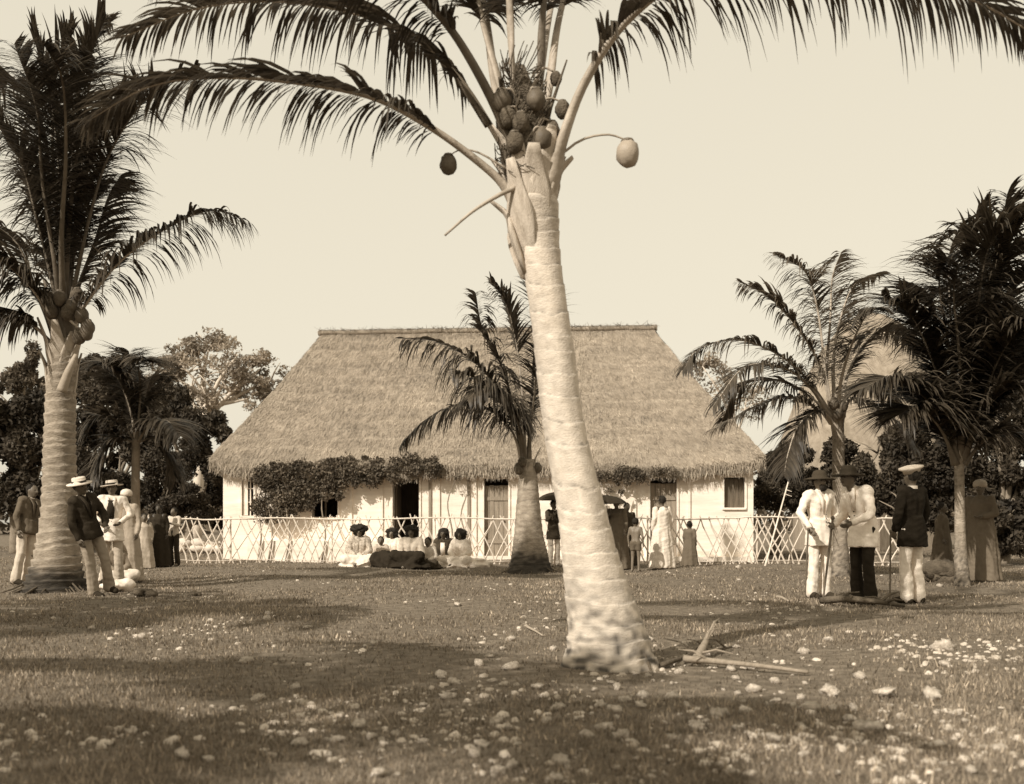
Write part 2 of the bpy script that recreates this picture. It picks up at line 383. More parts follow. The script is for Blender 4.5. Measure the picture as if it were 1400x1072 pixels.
mf = [  # pixel way-points and depth of every frond stalk
 (((716, 300), (690, 255), (655, 222), (590, 175), (510, 134), (410, 114), (300, 106), (205, 118), (120, 165)), (D, D-.05, D-.1, D-.2, D-.3, D-.35, D-.4, D-.4, D-.4), .62, 0.62, None),
 (((716, 270), (700, 225), (668, 168), (628, 108), (572, 56), (490, 20), (380, 2), (270, 12), (165, 52)), (D, D+.05, D+.12, D+.2, D+.3, D+.45, D+.6, D+.7, D+.75), .72, 0.6, None),
 (((712, 260), (692, 180), (645, 85), (598, 18), (520, -55), (420, -95), (320, -90), (230, -50)), (D, D-.1, D-.2, D-.3, D-.5, D-.6, D-.7, D-.8), .75, 0.7, M_petiold),
 (((735, 300), (756, 245), (768, 195), (800, 112), (856, 30), (940, -30), (1060, -50), (1200, -38), (1330, 0), (1420, 50)), (D, D-.1, D-.15, D-.2, D-.25, D-.3, D-.3, D-.3, D-.25, D-.2), .74, 0.8, None),
 (((712, 240), (690, 140), (660, 30), (620, -130), (560, -280)), (D, D+.15, D+.3, D+.6, D+1.2), .7, .5, None),
 (((714, 240), (702, 120), (697, 10), (690, -160), (670, -330)), (D+.1, D+.12, D+.1, D-.1, D-.5), .7, .45, None),
 (((722, 240), (738, 120), (743, 10), (765, -160), (810, -310)), (D+.05, D+.08, D+.05, D-.1, D-.4), .7, .45, M_petiold),
 (((726, 240), (750, 120), (768, 10), (815, -140), (890, -250)), (D+.1, D+.25, D+.4, D+.9, D+1.6), .7, .5, None),
 (((710, 240), (680, 130), (664, 20), (650, -60), (645, -200)), (D+.1, D+.3, D+.6, D+1.0, D+1.7), .7, .5, None),
]
for i, (pp, dd, lf, dr, mr) in enumerate(mf):
    frond(pm, px_path(pp, dd), lf, 120, (.055, .05, .06, .075)[i] if i < 4 else .055, 0.105, 20 + i, dr, M_frond, mr, 0.017, 0.36 if i < 4 else .5)
frond(pm, [at(720, 250, D), at(735, 130, D + .5), at(760, -20, D + 1.2), at(800, -120, D + 2.2), at(830, -90, D + 3.2)], .7, 90, .045, .08, 61, .6, M_frond, None, .017, .45)
for i, (x, y, r, dy, m) in enumerate([(686, 138, .09, -.16, M_nut), (694, 162, .085, -.17, M_fibre), (733, 136, .085, -.2, M_nut), (769, 150, .07, -.1, M_fibre), (712, 168, .08, -.2, M_fibre), (742, 190, .085, -.19, M_nut), (760, 108, .055, .05, M_fibre), (704, 195, .085, -.2, M_fibre), (722, 150, .075, -.1, M_fibre), (755, 178, .07, -.12, M_fibre)]):
    r *= .86; c = at(x, y, D + dy); coconut(pm, c, r, m, i); stalk(pm, [at(718, y + 40, D), at((x + 718) / 2, y - 12, D + dy), c + Vector((0, 0, r))], .014)
c = at(613, 225, D - .1); coconut(pm, c, .068, M_nut, 11); stalk(pm, [at(695, 232, D - .1), at(655, 209, D - .1), at(630, 205, D - .1), c + Vector((0, 0, .06))], .009)
c = at(858, 210, D - .1); coconut(pm, c, .092, M_nutl, 12); stalk(pm, [at(745, 232, D - .1), at(790, 194, D - .1), at(828, 184, D - .1), at(852, 190, D - .1), c + Vector((0, 0, .08))], .011)
stalk(pm, [at(705, 256, D - .15), at(680, 268, D - .17), at(645, 290, D - .2), at(608, 322, D - .2)], .020, M_petiole, 'dry_spathe')
stalk(pm, [at(668, 172, D - .05), at(640, 130, D - .1), at(624, 108, D - .1)], .03, M_fibre, 'flower_spathe')
stalk(pm, [at(745, 170, D - .05), at(762, 120, D - .1), at(775, 82, D - .1)], .016, M_fibre, 'flower_spathe')

# --- the palm on the left with a man leaning on each side of it
b1 = gpt(76, 806); Yl = b1.y
pl = empty('coconut_palm', b1, 'stout coconut palm with deeply ringed trunk and rough dark base, men leaning against it', 'palm tree', 'coconut palms')
P = px_path([(76, 812), (76, 785), (78, 757), (80, 712), (81, 667), (81, 622), (82, 580), (83, 535), (86, 495), (88, 450)], Yl)
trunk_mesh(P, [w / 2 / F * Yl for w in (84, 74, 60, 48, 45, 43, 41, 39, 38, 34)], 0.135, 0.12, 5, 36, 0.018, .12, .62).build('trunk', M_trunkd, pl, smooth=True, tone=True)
roots(pl, b1, 0.42, 70, 9, L=.4)
boots(pl, at(84, 512, Yl), .215, 8, .75, 3, M_petiole)
boots(pl, at(88, 462, Yl), .19, 7, .7, 13, M_petiold)
D = Yl
lf_ = [(((95, 480), (104, 440), (128, 400), (170, 352), (228, 312), (285, 288), (335, 300)), -.3, .75, .8),
 (((88, 450), (86, 380), (82, 260), (70, 140), (45, 40)), -.2, .85, .3), (((90, 450), (95, 360), (98, 230), (112, 110), (145, 20)), .2, .85, .3),
 (((90, 450), (104, 380), (124, 290), (150, 210), (200, 135), (270, 95)), -.6, .8, .5), (((84, 450), (70, 380), (48, 290), (28, 220), (-10, 160)), -.5, .8, .4),
 (((80, 470), (60, 420), (35, 385), (-10, 350), (-60, 350)), -.6, .75, .7), (((80, 480), (52, 450), (28, 430), (-15, 430), (-60, 470)), -.2, .7, .8),
 (((84, 450), (76, 370), (58, 250), (50, 150), (20, 60)), -1.2, .8, .4), (((90, 450), (108, 390), (130, 330), (148, 270), (165, 240)), 1.2, .75, .6),
 (((88, 450), (90, 340), (88, 200), (100, 90), (150, 30)), 1.0, .85, .4), (((86, 450), (70, 330), (60, 180), (20, 110), (-60, 120)), .8, .85, .5),
 (((88, 450), (84, 330), (90, 210), (85, 110), (60, 60)), -2.0, .85, .4), (((90, 450), (92, 340), (104, 220), (120, 130), (130, 80)), -1.0, .95, .4), (((86, 450), (80, 330), (72, 220), (76, 110), (100, 40)), .3, .95, .4), (((90, 450), (100, 350), (112, 250), (140, 170), (185, 120)), .5, .9, .6), (((80, 470), (50, 400), (20, 330), (-40, 300), (-110, 330)), 1.2, .75, .7)]
for i, (pp, dd, l_, dr) in enumerate(lf_):
    n_ = len(pp); frond(pl, px_path(pp, [D + dd * j / (n_ - 1) * 1.3 for j in range(n_)]), l_ * 1.15, 125, .05, .10, 80 + i, dr, M_frond, M_petiole if i in (0, 5, 6) else M_petiold, .026, .26)
for i, (x, y) in enumerate([(70, 425), (112, 432), (118, 455), (108, 460), (100, 418), (82, 408), (93, 428), (120, 448), (66, 410), (106, 405)]):
    coconut(pl, at(x, y, D - .3), .11, M_nut if i % 3 else M_fibre, 30 + i)
stalk(pl, [at(88, 430, D - .2), at(98, 440, D - .3), at(112, 452, D - .3)], .03)
stalk(pl, [at(84, 535, D - .3), at(95, 505, D - .35), at(104, 485, D - .3)], .08, M_nutl, 'split_leaf_base')

# --- the small palm before the house
b2 = gpt(724, 781); Yc = b2.y; D = Yc
pc = empty('coconut_palm', b2, 'small coconut palm with bulging base standing close before the lattice fence', 'palm tree', 'coconut palms')
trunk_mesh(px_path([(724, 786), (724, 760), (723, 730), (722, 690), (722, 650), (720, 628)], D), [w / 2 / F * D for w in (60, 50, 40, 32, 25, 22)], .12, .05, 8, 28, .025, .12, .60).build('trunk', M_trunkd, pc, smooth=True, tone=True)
roots(pc, b2, .4, 50, 12, L=.35); boots(pc, at(721, 648, D), .17, 6, .5, 5, M_petiole)
cf = [(((717, 640), (708, 590), (690, 555), (655, 520), (620, 505)), -1.2, 1.1, 1.1), (((720, 640), (718, 610), (714, 540), (706, 470), (692, 415), (672, 385)), -.3, .9, .35), (((718, 640), (706, 585), (684, 535), (645, 492), (596, 466), (548, 462)), -.8, 1.0, 1.0),
 (((716, 640), (700, 590), (668, 560), (628, 553), (585, 572), (550, 605)), -.5, .8, .9), (((722, 640), (726, 560), (730, 490), (735, 420), (728, 370)), .6, .9, .4),
 (((716, 640), (704, 575), (690, 510), (660, 450), (650, 400)), .6, .9, .6),
 (((718, 640), (712, 590), (694, 548), (664, 528), (640, 545)), -1.6, .85, 1.0), (((722, 640), (726, 580), (733, 520), (740, 470), (742, 430)), -.5, .9, .5)]
for i, (pp, dd, l_, dr) in enumerate(cf):
    n_ = len(pp); frond(pc, px_path(pp, [D + dd * j / (n_ - 1) for j in range(n_)]), l_, 80, .045, .09, 120 + i, dr, M_frond, M_petiole if i in (1, 3) else M_petiold, .03, .22)
coconut(pc, at(709, 641, D - .2), .11, M_nut, 3); coconut(pc, at(714, 632, D - .25), .10, M_fibre, 5); coconut(pc, at(735, 640, D - .05), .10, M_nut, 4)

# --- two palms on the right
b3 = gpt(1150, 790); D = b3.y
pr = empty('coconut_palm', b3, 'bushy coconut palm with arching fronds behind the men in white jackets', 'palm tree', 'coconut palms')
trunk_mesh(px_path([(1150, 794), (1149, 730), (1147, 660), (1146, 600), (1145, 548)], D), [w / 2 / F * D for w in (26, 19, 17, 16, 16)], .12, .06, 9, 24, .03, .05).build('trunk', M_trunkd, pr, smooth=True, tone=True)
boots(pr, at(1145, 572, D), .12, 7, .5, 7, M_petiole)
rf = [((1140, 570), (1129, 514), (1118, 425), (1100, 371), (1057, 346)), ((1138, 570), (1121, 500), (1086, 443), (1050, 405), (1012, 385)), ((1136, 570), (1114, 532), (1071, 489), (1007, 464), (954, 479), (934, 506)),
 ((1136, 572), (1107, 529), (1071, 503), (1018, 502), (975, 555)), ((1136, 575), (1114, 557), (1078, 543), (1036, 555), (968, 590)), ((1138, 578), (1121, 561), (1093, 580), (1078, 618), (1072, 650)),
 ((1150, 572), (1164, 546), (1190, 552), (1229, 580), (1252, 612)), ((1150, 570), (1157, 539), (1179, 522), (1206, 526), (1226, 552)), ((1143, 570), (1139, 500), (1148, 440), (1168, 390), (1205, 372)),
 ((1143, 570), (1130, 520), (1135, 440), (1138, 380), (1150, 345)), ((1148, 570), (1160, 510), (1190, 460), (1225, 450), (1260, 480)), ((1145, 570), (1150, 520), (1165, 470), (1185, 430), (1200, 420)), ((1136, 572), (1105, 540), (1060, 520), (1010, 530), (985, 580))]
for i, pp in enumerate(rf):
    n_ = len(pp); dd = (-.4, .3, -.8, -1.4, -.5, -.9, -.6, .9, .9, 1.2, 1.4, -1.8, 1.3)[i]
    frond(pr, px_path(pp, [D + dd * j / (n_ - 1) for j in range(n_)]), .72, 85, .042, .09, 150 + i, .62, M_frondl if i in (0, 1, 4, 8, 9) else M_frond, M_petiole, .024, .22)
for x, y in ((1140, 552), (1152, 556), (1146, 566)): coconut(pr, at(x, y, D - .2), .1, M_nut, x)

b4 = gpt(1313, 800); D = b4.y
pq = empty('coconut_palm', b4, 'slender coconut palm with tall dark upright fronds beside the man in dark coat', 'palm tree', 'coconut palms')
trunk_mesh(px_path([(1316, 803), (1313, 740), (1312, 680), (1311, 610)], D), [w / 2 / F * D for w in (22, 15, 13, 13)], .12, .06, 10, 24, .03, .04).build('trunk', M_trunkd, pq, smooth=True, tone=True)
boots(pq, at(1311, 622, D), .10, 6, .5, 9, M_petiole)
qf = [((1313, 630), (1328, 520), (1348, 420), (1375, 350), (1420, 310)), ((1310, 630), (1312, 520), (1322, 400), (1340, 300), (1385, 250)), ((1309, 630), (1300, 540), (1282, 450), (1270, 360), (1280, 320)), ((1312, 630), (1335, 560), (1370, 520), (1410, 530), (1440, 570)), ((1311, 630), (1309, 540), (1308, 420), (1312, 320), (1335, 240)), ((1308, 630), (1290, 560), (1262, 480), (1232, 410), (1192, 378)), ((1306, 630), (1284, 570), (1245, 525), (1205, 505), (1168, 520)), ((1314, 630), (1326, 540), (1342, 420), (1362, 310), (1400, 240)),
 ((1310, 630), (1300, 530), (1286, 420), (1284, 320), (1300, 270)), ((1314, 630), (1336, 560), (1365, 500), (1400, 460), (1440, 460)), ((1304, 635), (1285, 590), (1262, 560), (1240, 550), (1222, 560)), ((1316, 635), (1340, 600), (1372, 590), (1410, 620), (1430, 680)),
 ((1312, 630), (1318, 530), (1330, 430), (1345, 340), (1370, 300)), ((1308, 630), (1292, 545), (1270, 440), (1262, 390), (1250, 370)), ((1314, 630), (1330, 550), (1358, 450), (1392, 400), (1440, 390)), ((1310, 630), (1306, 540), (1296, 450), (1290, 380), (1296, 330)), ((1314, 632), (1330, 560), (1350, 480), (1380, 430), (1410, 420)), ((1313, 630), (1322, 500), (1336, 380), (1352, 290), (1364, 225))]
for i, pp in enumerate(qf):
    pp = [(x + 14 * min(1, (630 - y) / 200 + .2), 630 - (630 - y) * .9 if y < 630 else y) for x, y in pp]
    n_ = len(pp); dd = (.3, -1.0, -.9, -1.0, -.5, -.4, -.8, -.4, .7, .4, -.7, -.6, .8, 1.0, 1.0, -1.4, -1.3, .2)[i]
    frond(pq, px_path(pp, [D + dd * j / (n_ - 1) for j in range(n_)]), 1.0, 130, .045, .09, 180 + i, .45, M_frond, M_petiole if i in (4, 5, 8) else M_petiold, .034, .14)

# --- palms beside and behind the camera whose crowns shade the foreground
def shade_palm(x, y, h, seed, label, n=15, L=3.6):
    p = empty('coconut_palm', (x, y, gz(x, y)), label, 'palm tree', 'coconut palms')
    trunk_mesh([Vector((x, y, -0.05)), Vector((x + .1, y, h * .5)), Vector((x + .2, y + .1, h))], [.24, .15, .13], .14, .06, seed, 16, .08, .1).build('trunk', M_trunk, p, smooth=True, tone=True)
    g = random.Random(seed); c = Vector((x + .2, y + .1, h))
    for i in range(n):
        a = 6.283 * i / n * 2.4 + g.uniform(-.2, .2); d = Vector((math.cos(a), math.sin(a), 0)); e = g.uniform(.1, 1.2); LL = L * g.uniform(.85, 1.1)
        frond(p, [c - Vector((0, 0, .2)), c + d * LL * .25 + Vector((0, 0, e * .7)), c + d * LL * .6 + Vector((0, 0, e)), c + d * LL * .95 + Vector((0, 0, e * .6 - .5))], .8, 75, .05, .09, seed * 50 + i, .6, M_frond, None, .036, .2)
shade_palm(-5.9, 0.9, 4.7, 3, 'coconut palm standing left of the open grass beside the path of the shade', n=17)
shade_palm(-9.6, 7.2, 5.2, 4, 'coconut palm at the left edge of the open grass, outside the group of men', n=19)

# ------------------------------------------------------------------ background trees
def tree(name, label, px, pbase, Y, clumps, m, size, per, seed, trunk_m=None, limbs=None, r=.16, group='trees behind the house'):
    size *= .68; per = int(per * 1.5); base = Vector(((px - 700) / F * Y, Y, -0.05)); root = empty(name, (base.x, base.y, 0), label, 'tree', group)
    cs = [at(x, y, Y + d) for x, y, d, rx, ry in clumps]; rs = [(rx / F * Y, (rx * .8) / F * Y, ry / F * Y) for x, y, d, rx, ry in clumps]
    top = sum(cs, Vector()) / len(cs); g = random.Random(seed)
    mb = MB(); fork = base.lerp(top, .55); fork.z = max(.6, min(c.z - rz_[2] * .4 for c, rz_ in zip(cs, rs)))
    fork.z = min(fork.z, top.z)
    mb.tube(spline([base, base.lerp(fork, .5) + Vector((g.uniform(-.15, .15), 0, 0)), fork], 8), [r * (1.2 - .06 * i) for i in range(8)], 8); mb.build('trunk', trunk_m or M_bark, root, smooth=True)
    for c in cs:
        mb = MB(); s0 = base.lerp(fork, g.uniform(.7, 1)); mid = s0.lerp(c, .5) + Vector((g.uniform(-.3, .3), g.uniform(-.3, .3), g.uniform(-.1, .3)))
        P_ = spline([s0, mid, c], 8); mb.tube(P_, [r * .6 * (1 - .1 * i) for i in range(8)], 6)
        for q in range(5):
            s1 = P_[g.randint(3, 7)]; e = s1 + Vector((g.uniform(-1, 1), g.uniform(-.6, .6), g.uniform(-.1, .9))) * .8 * min(1.2, rs[0][0]); mb.tube([s1, s1.lerp(e, .5) + Vector((0, 0, .06)), e], [r * .2, r * .15, r * .06], 5)
        mb.build('limb', trunk_m or M_bark, root, smooth=True)
    sub_c = []; sub_r = []
    for c, rr in zip(cs, rs):                       # every clump breaks up into smaller tufts
        for q in range(9):
            d = Vector((g.gauss(0, 1), g.gauss(0, 1), g.gauss(0, 1))).normalized() * g.uniform(.45, 1.0)
            sub_c.append((c.x + d.x * rr[0], c.y + d.y * rr[1], c.z + d.z * rr[2])); k = g.uniform(.28, .5); sub_r.append((rr[0] * k, rr[1] * k, rr[2] * k))
    V, Fc, T = leaves(sub_c, sub_r, per, size, seed, shell=.3); V = V - np.array(root.location)
    crown = link('crown', np_mesh('crown', V, Fc, T), m, root, root.location); crown['kind'] = 'stuff'
    return root
tree('tree', 'pale airy spreading tree with whitish forked trunk rising behind the thatched house', 268, 0, 52, [(228, 505, .5, 34, 20), (250, 500, 0, 40, 26), (268, 476, 1, 36, 18), (285, 478, 1, 42, 22), (370, 520, 0, 30, 22), (325, 485, -1, 44, 24), (355, 505, 0, 34, 26), (310, 520, 1, 34, 24), (230, 525, 1, 26, 16), (340, 545, 0, 36, 22), (275, 540, -1, 24, 24)], M_leafl, .30, 60, 1, M_barkl, r=.24)
tree('tree', 'dark rounded tree beneath the pale spreading tree', 235, 0, 46, [(240, 560, 0, 32, 30), (215, 590, 0, 32, 34), (262, 590, -1, 26, 28), (285, 600, 0, 30, 40)], M_leafd, .32, 260, 2)
tree('tree', 'dense dark bushy tree beside the left end of the thatched house', 262, 0, 38, [(245, 640, 0, 34, 30), (285, 650, 0, 30, 34), (215, 650, 0, 30, 30), (265, 685, -.5, 44, 26), (225, 690, 0, 34, 24), (300, 690, 1, 22, 30)], M_leafd, .20, 420, 3)
tree('tree', 'dark broad tree behind the leaning men and the stout ringed palm', 130, 0, 40, [(150, 520, .5, 40, 36), (200, 545, 1, 36, 34), (115, 530, 1, 34, 36), (205, 585, 0, 34, 34), (140, 560, 0, 36, 40), (120, 610, 0, 34, 40), (165, 620, 0, 36, 36), (110, 660, 0, 40, 30), (175, 670, -.5, 38, 36), (140, 690, 0, 40, 26)], M_leafd, .28, 360, 4)
tree('tree', 'dark leafy tree filling the space past the stout ringed palm', 20, 0, 36, [(20, 560, 0, 44, 36), (-20, 600, 0, 50, 50), (40, 620, 0, 40, 44), (10, 670, 0, 50, 36), (60, 680, 0, 40, 30), (-60, 640, 0, 50, 60), (60, 575, 1, 30, 30)], M_leafd, .28, 380, 5)
tree('tree', 'grey leafy tree peeping out between trunk of stout palm and its hanging leaf stalks', 35, 0, 48, [(38, 500, 0, 24, 26), (20, 520, 0, 24, 24), (45, 530, 0, 20, 20)], M_leafm, .30, 140, 6)
tree('tree', 'dark shrubby tree at the right end of the thatched house', 1060, 0, 34, [(1052, 640, 0, 22, 26), (1078, 630, 0, 26, 26), (1062, 670, -.5, 34, 28), (1100, 665, 0, 30, 34)], M_leafd, .20, 330, 7)
tree('tree', 'dark tree behind the bushy arching palm', 1160, 0, 33, [(1120, 640, 0, 36, 30), (1165, 630, 0, 36, 34), (1140, 680, 0, 40, 30), (1195, 675, 0, 36, 34), (1200, 620, .5, 30, 30)], M_leafd, .22, 330, 8)
tree('tree', 'dark tall tree between the two right hand palms and the grey hut', 1250, 0, 31, [(1240, 580, 0, 40, 40), (1275, 540, 0, 40, 44), (1250, 640, 0, 44, 40), (1290, 640, -.5, 40, 44), (1230, 680, 0, 40, 34), (1285, 700, 0, 40, 30)], M_leafd, .24, 330, 9)
tree('tree', 'dark tree overhanging the brown robed figure', 1370, 0, 27, [(1345, 470, 0, 44, 60), (1385, 420, 0, 44, 70), (1360, 560, 0, 50, 60), (1410, 540, 0, 50, 70), (1350, 650, 0, 46, 50), (1400, 660, 0, 50, 60), (1370, 720, -.5, 46, 34)], M_leafd, .22, 420, 10)
tree('tree', 'pale leafy tree seen past the slope of the thatched roof', 1015, 0, 60, [(960, 500, 0, 26, 16), (990, 520, 0, 30, 22), (1020, 545, 0, 30, 26)], M_leafl, .30, 60, 12, M_barkl)
# a feathery palm in the dark behind
b5 = Vector(((182 - 700) / F * 34, 34, 0)); D = 34
pb = empty('coconut_palm', b5, 'dark feathery young palm rising among the dark trees near the pale tree', 'palm tree', 'coconut palms')
trunk_mesh(px_path([(184, 760), (185, 680), (186, 600)], D), [.2, .14, .12], .14, .06, 21, 14, .1).build('trunk', M_bark, pb, smooth=True, tone=True)
for i, pp in enumerate([((186, 605), (178, 560), (165, 525), (150, 500), (140, 495)), ((187, 605), (185, 550), (180, 505), (176, 480)), ((188, 605), (196, 560), (205, 525), (215, 520)), ((186, 605), (165, 580), (140, 570), (118, 585)), ((188, 605), (205, 580), (228, 575), (245, 595)), ((186, 605), (172, 550), (160, 515), (165, 490)), ((187, 605), (192, 540), (190, 500), (200, 490)), ((186, 605), (160, 600), (138, 620), (125, 650)), ((188, 605), (210, 600), (230, 625), (238, 650))]):
    n_ = len(pp); frond(pb, px_path(pp, [D + (-1, 1, 0.5, -.6, -1.2, 1.4, -1.6, -.8, .5)[i] * j / (n_ - 1) for j in range(n_)]), 1.25, 90, .05, .09, 210 + i, .45, M_frond, M_petiole if i == 0 else M_petiold, .05, .15)
# far wood closing the horizon
g = random.Random(3); cc = []; rr = []
for i in range(150):
    a = R(-60 + 120 * i / 149 + g.uniform(-.6, .6)); d = g.uniform(95, 125); h = g.uniform(3.5, 6.0)
    cc.append((math.sin(a) * d, math.cos(a) * d, h * .5)); rr.append((4.2, 3, h * .55))
V, Fc, T = leaves(cc, rr, 150, 1.0, 31, shell=.5)
tag(link('far_wood', np_mesh('far_wood', V, Fc, T), M_leafm), 'far off wood closing the horizon behind the house', 'wood', kind='stuff')

# ------------------------------------------------------------------ the thatched house
HO = Vector((-7.9, 30.0, 0.0)); HT = R(-5.2); HU = Vector((math.cos(HT), math.sin(HT), 0)); HV = Vector((-math.sin(HT), math.cos(HT), 0))
def s_of(px):
    k = (px - 700) / F; return (k * HO.y - HO.x) / (HU.x - k * HU.y)
def z_of(px, py, off=0.0):
    Y = HO.y + s_of(px) * HU.y + off; return CH + (HZ - py) / F * Y
HL = s_of(1030); HW = 7.5; WH = 2.45
house = empty('thatched_house', HO, 'long whitewashed house with steep hipped thatched roof behind the lattice fence', 'house', rz=HT); ORG[house.name] = (0, 0, 0)
ops = []      # openings along the front wall: s0, s1, sill, head
for kind, p0, p1, yt, yb in (('narrow', 331, 347, 646, 705), ('window', 427, 462, 660, 707), ('door', 537, 573, 653, 0), ('plank', 662, 695, 655, 0), ('plank', 889, 925, 652, 0), ('shutter', 990, 1018, 653, 694)):
    pm_ = (p0 + p1) / 2
    ops.append((s_of(p0), s_of(p1), 0.10 if yb == 0 else z_of(pm_, yb), min(z_of(pm_, yt), 2.32), kind))
T_ = 0.22
mb = MB(); s = 0.0
for s0, s1, z0, z1, kind in ops:
    mb.box((s, 0, 0), (s0, T_, WH)); mb.box((s0, 0, z1), (s1, T_, WH))
    if z0 > 0: mb.box((s0, 0, 0), (s1, T_, z0))
    s = s1
mb.box((s, 0, 0), (HL, T_, WH)); mb.build('wall', M_wall, house)
for a, b in (((0, T_, 0), (T_, HW - T_, WH)), ((HL - T_, T_, 0), (HL, HW - T_, WH)), ((0, HW - T_, 0), (HL, HW, WH))):
    mb = MB(); mb.box(a, b); mb.build('wall', M_wall, house)
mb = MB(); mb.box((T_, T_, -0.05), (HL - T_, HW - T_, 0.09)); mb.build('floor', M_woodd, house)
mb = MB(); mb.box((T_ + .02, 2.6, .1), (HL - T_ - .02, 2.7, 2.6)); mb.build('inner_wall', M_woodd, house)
g = random.Random(2)
for s0, s1, z0, z1, kind in ops:
    w = s1 - s0; name = 'door' if kind in ('door', 'plank') else 'window'
    mb = MB(); fr = .055
    mb.box((s0 - fr, -.035, z0 - (0 if name == 'door' else fr)), (s0, .12, z1 + fr)); mb.box((s1, -.035, z0 - (0 if name == 'door' else fr)), (s1 + fr, .12, z1 + fr)); mb.box((s0, -.032, z1), (s1, .12, z1 + fr))
    if name == 'window': mb.box((s0 - .03, -.06, z0 - fr), (s1 + .03, .12, z0 - .002))
    fo = mb.build(name, M_wall, house)
    if kind == 'plank':
        n = 5
        for i in range(n):
            a = s0 + .006 + (w - .012) * i / n; mb = MB(); mb.box((a + .004, .09 + g.uniform(-.006, .006), z0 + .01), (a + (w - .012) / n - .004, .13, z1 - .16 - g.uniform(0, .02))); mb.build('plank', M_wood, fo)
        for z in (.45, 1.6):
            mb = MB(); mb.box((s0 + .02, .066, z), (s1 - .02, .083, z + .1)); mb.build('ledge', M_wood, fo)
        mb = MB(); mb.ball((s1 - .12, .07, 1.05), .028, 8, 6); mb.build('handle', M_woodd, fo)
    if kind == 'door':        # leaf swung open into the room
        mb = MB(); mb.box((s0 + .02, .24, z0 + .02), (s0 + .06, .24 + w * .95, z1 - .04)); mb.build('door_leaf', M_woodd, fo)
    if kind == 'shutter':
        for i in range(4):
            a = s0 + .01 + (w - .02) * i / 4; mb = MB(); mb.box((a + .004, .11 + g.uniform(-.006, .006), z0 + .005), (a + (w - .02) / 4 - .004, .15, z1 - .02)); mb.build('plank', M_woodd, fo)
    if kind == 'narrow':
        m_ = s0 + w * .45
        mb = MB(); mb.box((s0 + .005, .03, z0 + .01), (m_, .07, z1 - .01)); mb.build('shutter_leaf', M_wall, fo)
        for q in (.33, .66):
            mb = MB(); z = z0 + (z1 - z0) * q; mb.box((m_, .06, z - .012), (s1, .09, z + .012)); mb.build('glazing_bar', M_wall, fo)
        mb = MB(); mb.box((m_ + .05, .06, z0), (m_ + .075, .092, z1)); mb.build('glazing_bar', M_wall, fo)
    if kind == 'window':
        mb = MB(); mb.box(((s0 + s1) / 2 - .02, .05, z0), ((s0 + s1) / 2 + .02, .09, z1)); mb.build('mullion', M_woodd, fo)
for px in (480, 522, 588, 600, 641, 650, 942, 868):
    s = s_of(px); mb = MB(); mb.box((s - .035, -.045, 0.02), (s + .035, -.002, 2.3)); mb.build('post', M_wood if px in (588, 641) else M_wall, house)
for s0, s1 in ((s_of(347), s_of(535)),):
    mb = MB(); mb.box((s0, -.55, -.05), (s1, -.003, .52)); mb.build('plinth', M_wall, house)
for s0, s1 in ((s_of(575), s_of(1030)),):
    mb = MB(); mb.box((s0, -.2, -.05), (s1, -.003, .12)); mb.build('plinth', M_wall, house)
# roof
def ridge_s(px, Y): return ((px - 700) / F * Y - HO.x) * HU.x + (Y - HO.y) * HU.y
RS0, RS1, RZ = ridge_s(441, 33.6), ridge_s(893, 32.6), 6.78
E0, E1, EF, EB = s_of(290) , HL + 0.28, -0.27, HW + 0.3
def eave_low(s):
    dl = min(s - E0, E1 - s); return 2.20 + 0.27 * math.exp(-max(dl, 0) / 0.55) + .03 * mnoise.noise(Vector((s * .8, 0, 4)))
def roof_pt(face, a, b):
    """a along the eave 0..1, b up the slope 0..1"""
    if face == 0: e = Vector((E0 + (E1 - E0) * a, EF, 0)); r = Vector((RS0 + (RS1 - RS0) * a, HW / 2 - .02, RZ))
    elif face == 1: e = Vector((E1 - (E1 - E0) * a, EB, 0)); r = Vector((RS1 + (RS0 - RS1) * a, HW / 2 + .02, RZ))
    elif face == 2: e = Vector((E0, EB + (EF - EB) * a, 0)); r = Vector((RS0, HW / 2, RZ))
    else: e = Vector((E1, EF + (EB - EF) * a, 0)); r = Vector((RS1, HW / 2, RZ))
    e.z = eave_low(e.x) + .30
    p = e.lerp(r, b); p.z += -0.16 * math.sin(math.pi * b) * .6
    n_ = mnoise.noise(Vector((p.x * .9, p.y * .9, p.z * 1.3))) * .06 + mnoise.noise(p * 4.0) * .022
    p.z += n_ * (1 if b < .97 else .3) + .035 * (((b * 15 + .3 * mnoise.noise(Vector((p.x * .7, p.y * .7, 3)))) % 1.0) - .5) * (b < .97); return p
V = []; Q = []
for f in range(4):
    na = 130 if f < 2 else 50; nb = 90; o = len(V)
    for i in range(-2, nb + 1):
        for k in range(na + 1):
            a = k / na
            if i >= 0: p = roof_pt(f, a, i / nb)
            else:
                p = roof_pt(f, a, 0); inw = [Vector((0, 1, 0)), Vector((0, -1, 0)), Vector((1, 0, 0)), Vector((-1, 0, 0))][f]
                p = p + inw * (.10 if i == -1 else .75) + Vector((0, 0, -.30 + .04 * mnoise.noise(Vector((p.x * 5, p.y * 5, 1))) if i == -1 else .25))
                p.x = min(max(p.x, E0 + (.1 if i == -1 else .3)), E1 - (.1 if i == -1 else .3)); q_ = .1 if i == -1 else .78; p.y = min(max(p.y, EF + q_), EB - q_)
            V.append(tuple(p))
    rows = [1, 0] + list(range(2, nb + 3)); w_ = na + 1        # underside, lip, slope
    order = [0, 1] + list(range(2, nb + 3))
    for i in range(len(order) - 1):
        for k in range(na): a0 = o + order[i] * w_ + k; b0_ = o + order[i + 1] * w_ + k; Q.append((a0, a0 + 1, b0_ + 1, b0_))
roof = link('roof', np_mesh('roof', np.array(V), np.array(Q), smooth=True), M_thatch, house)
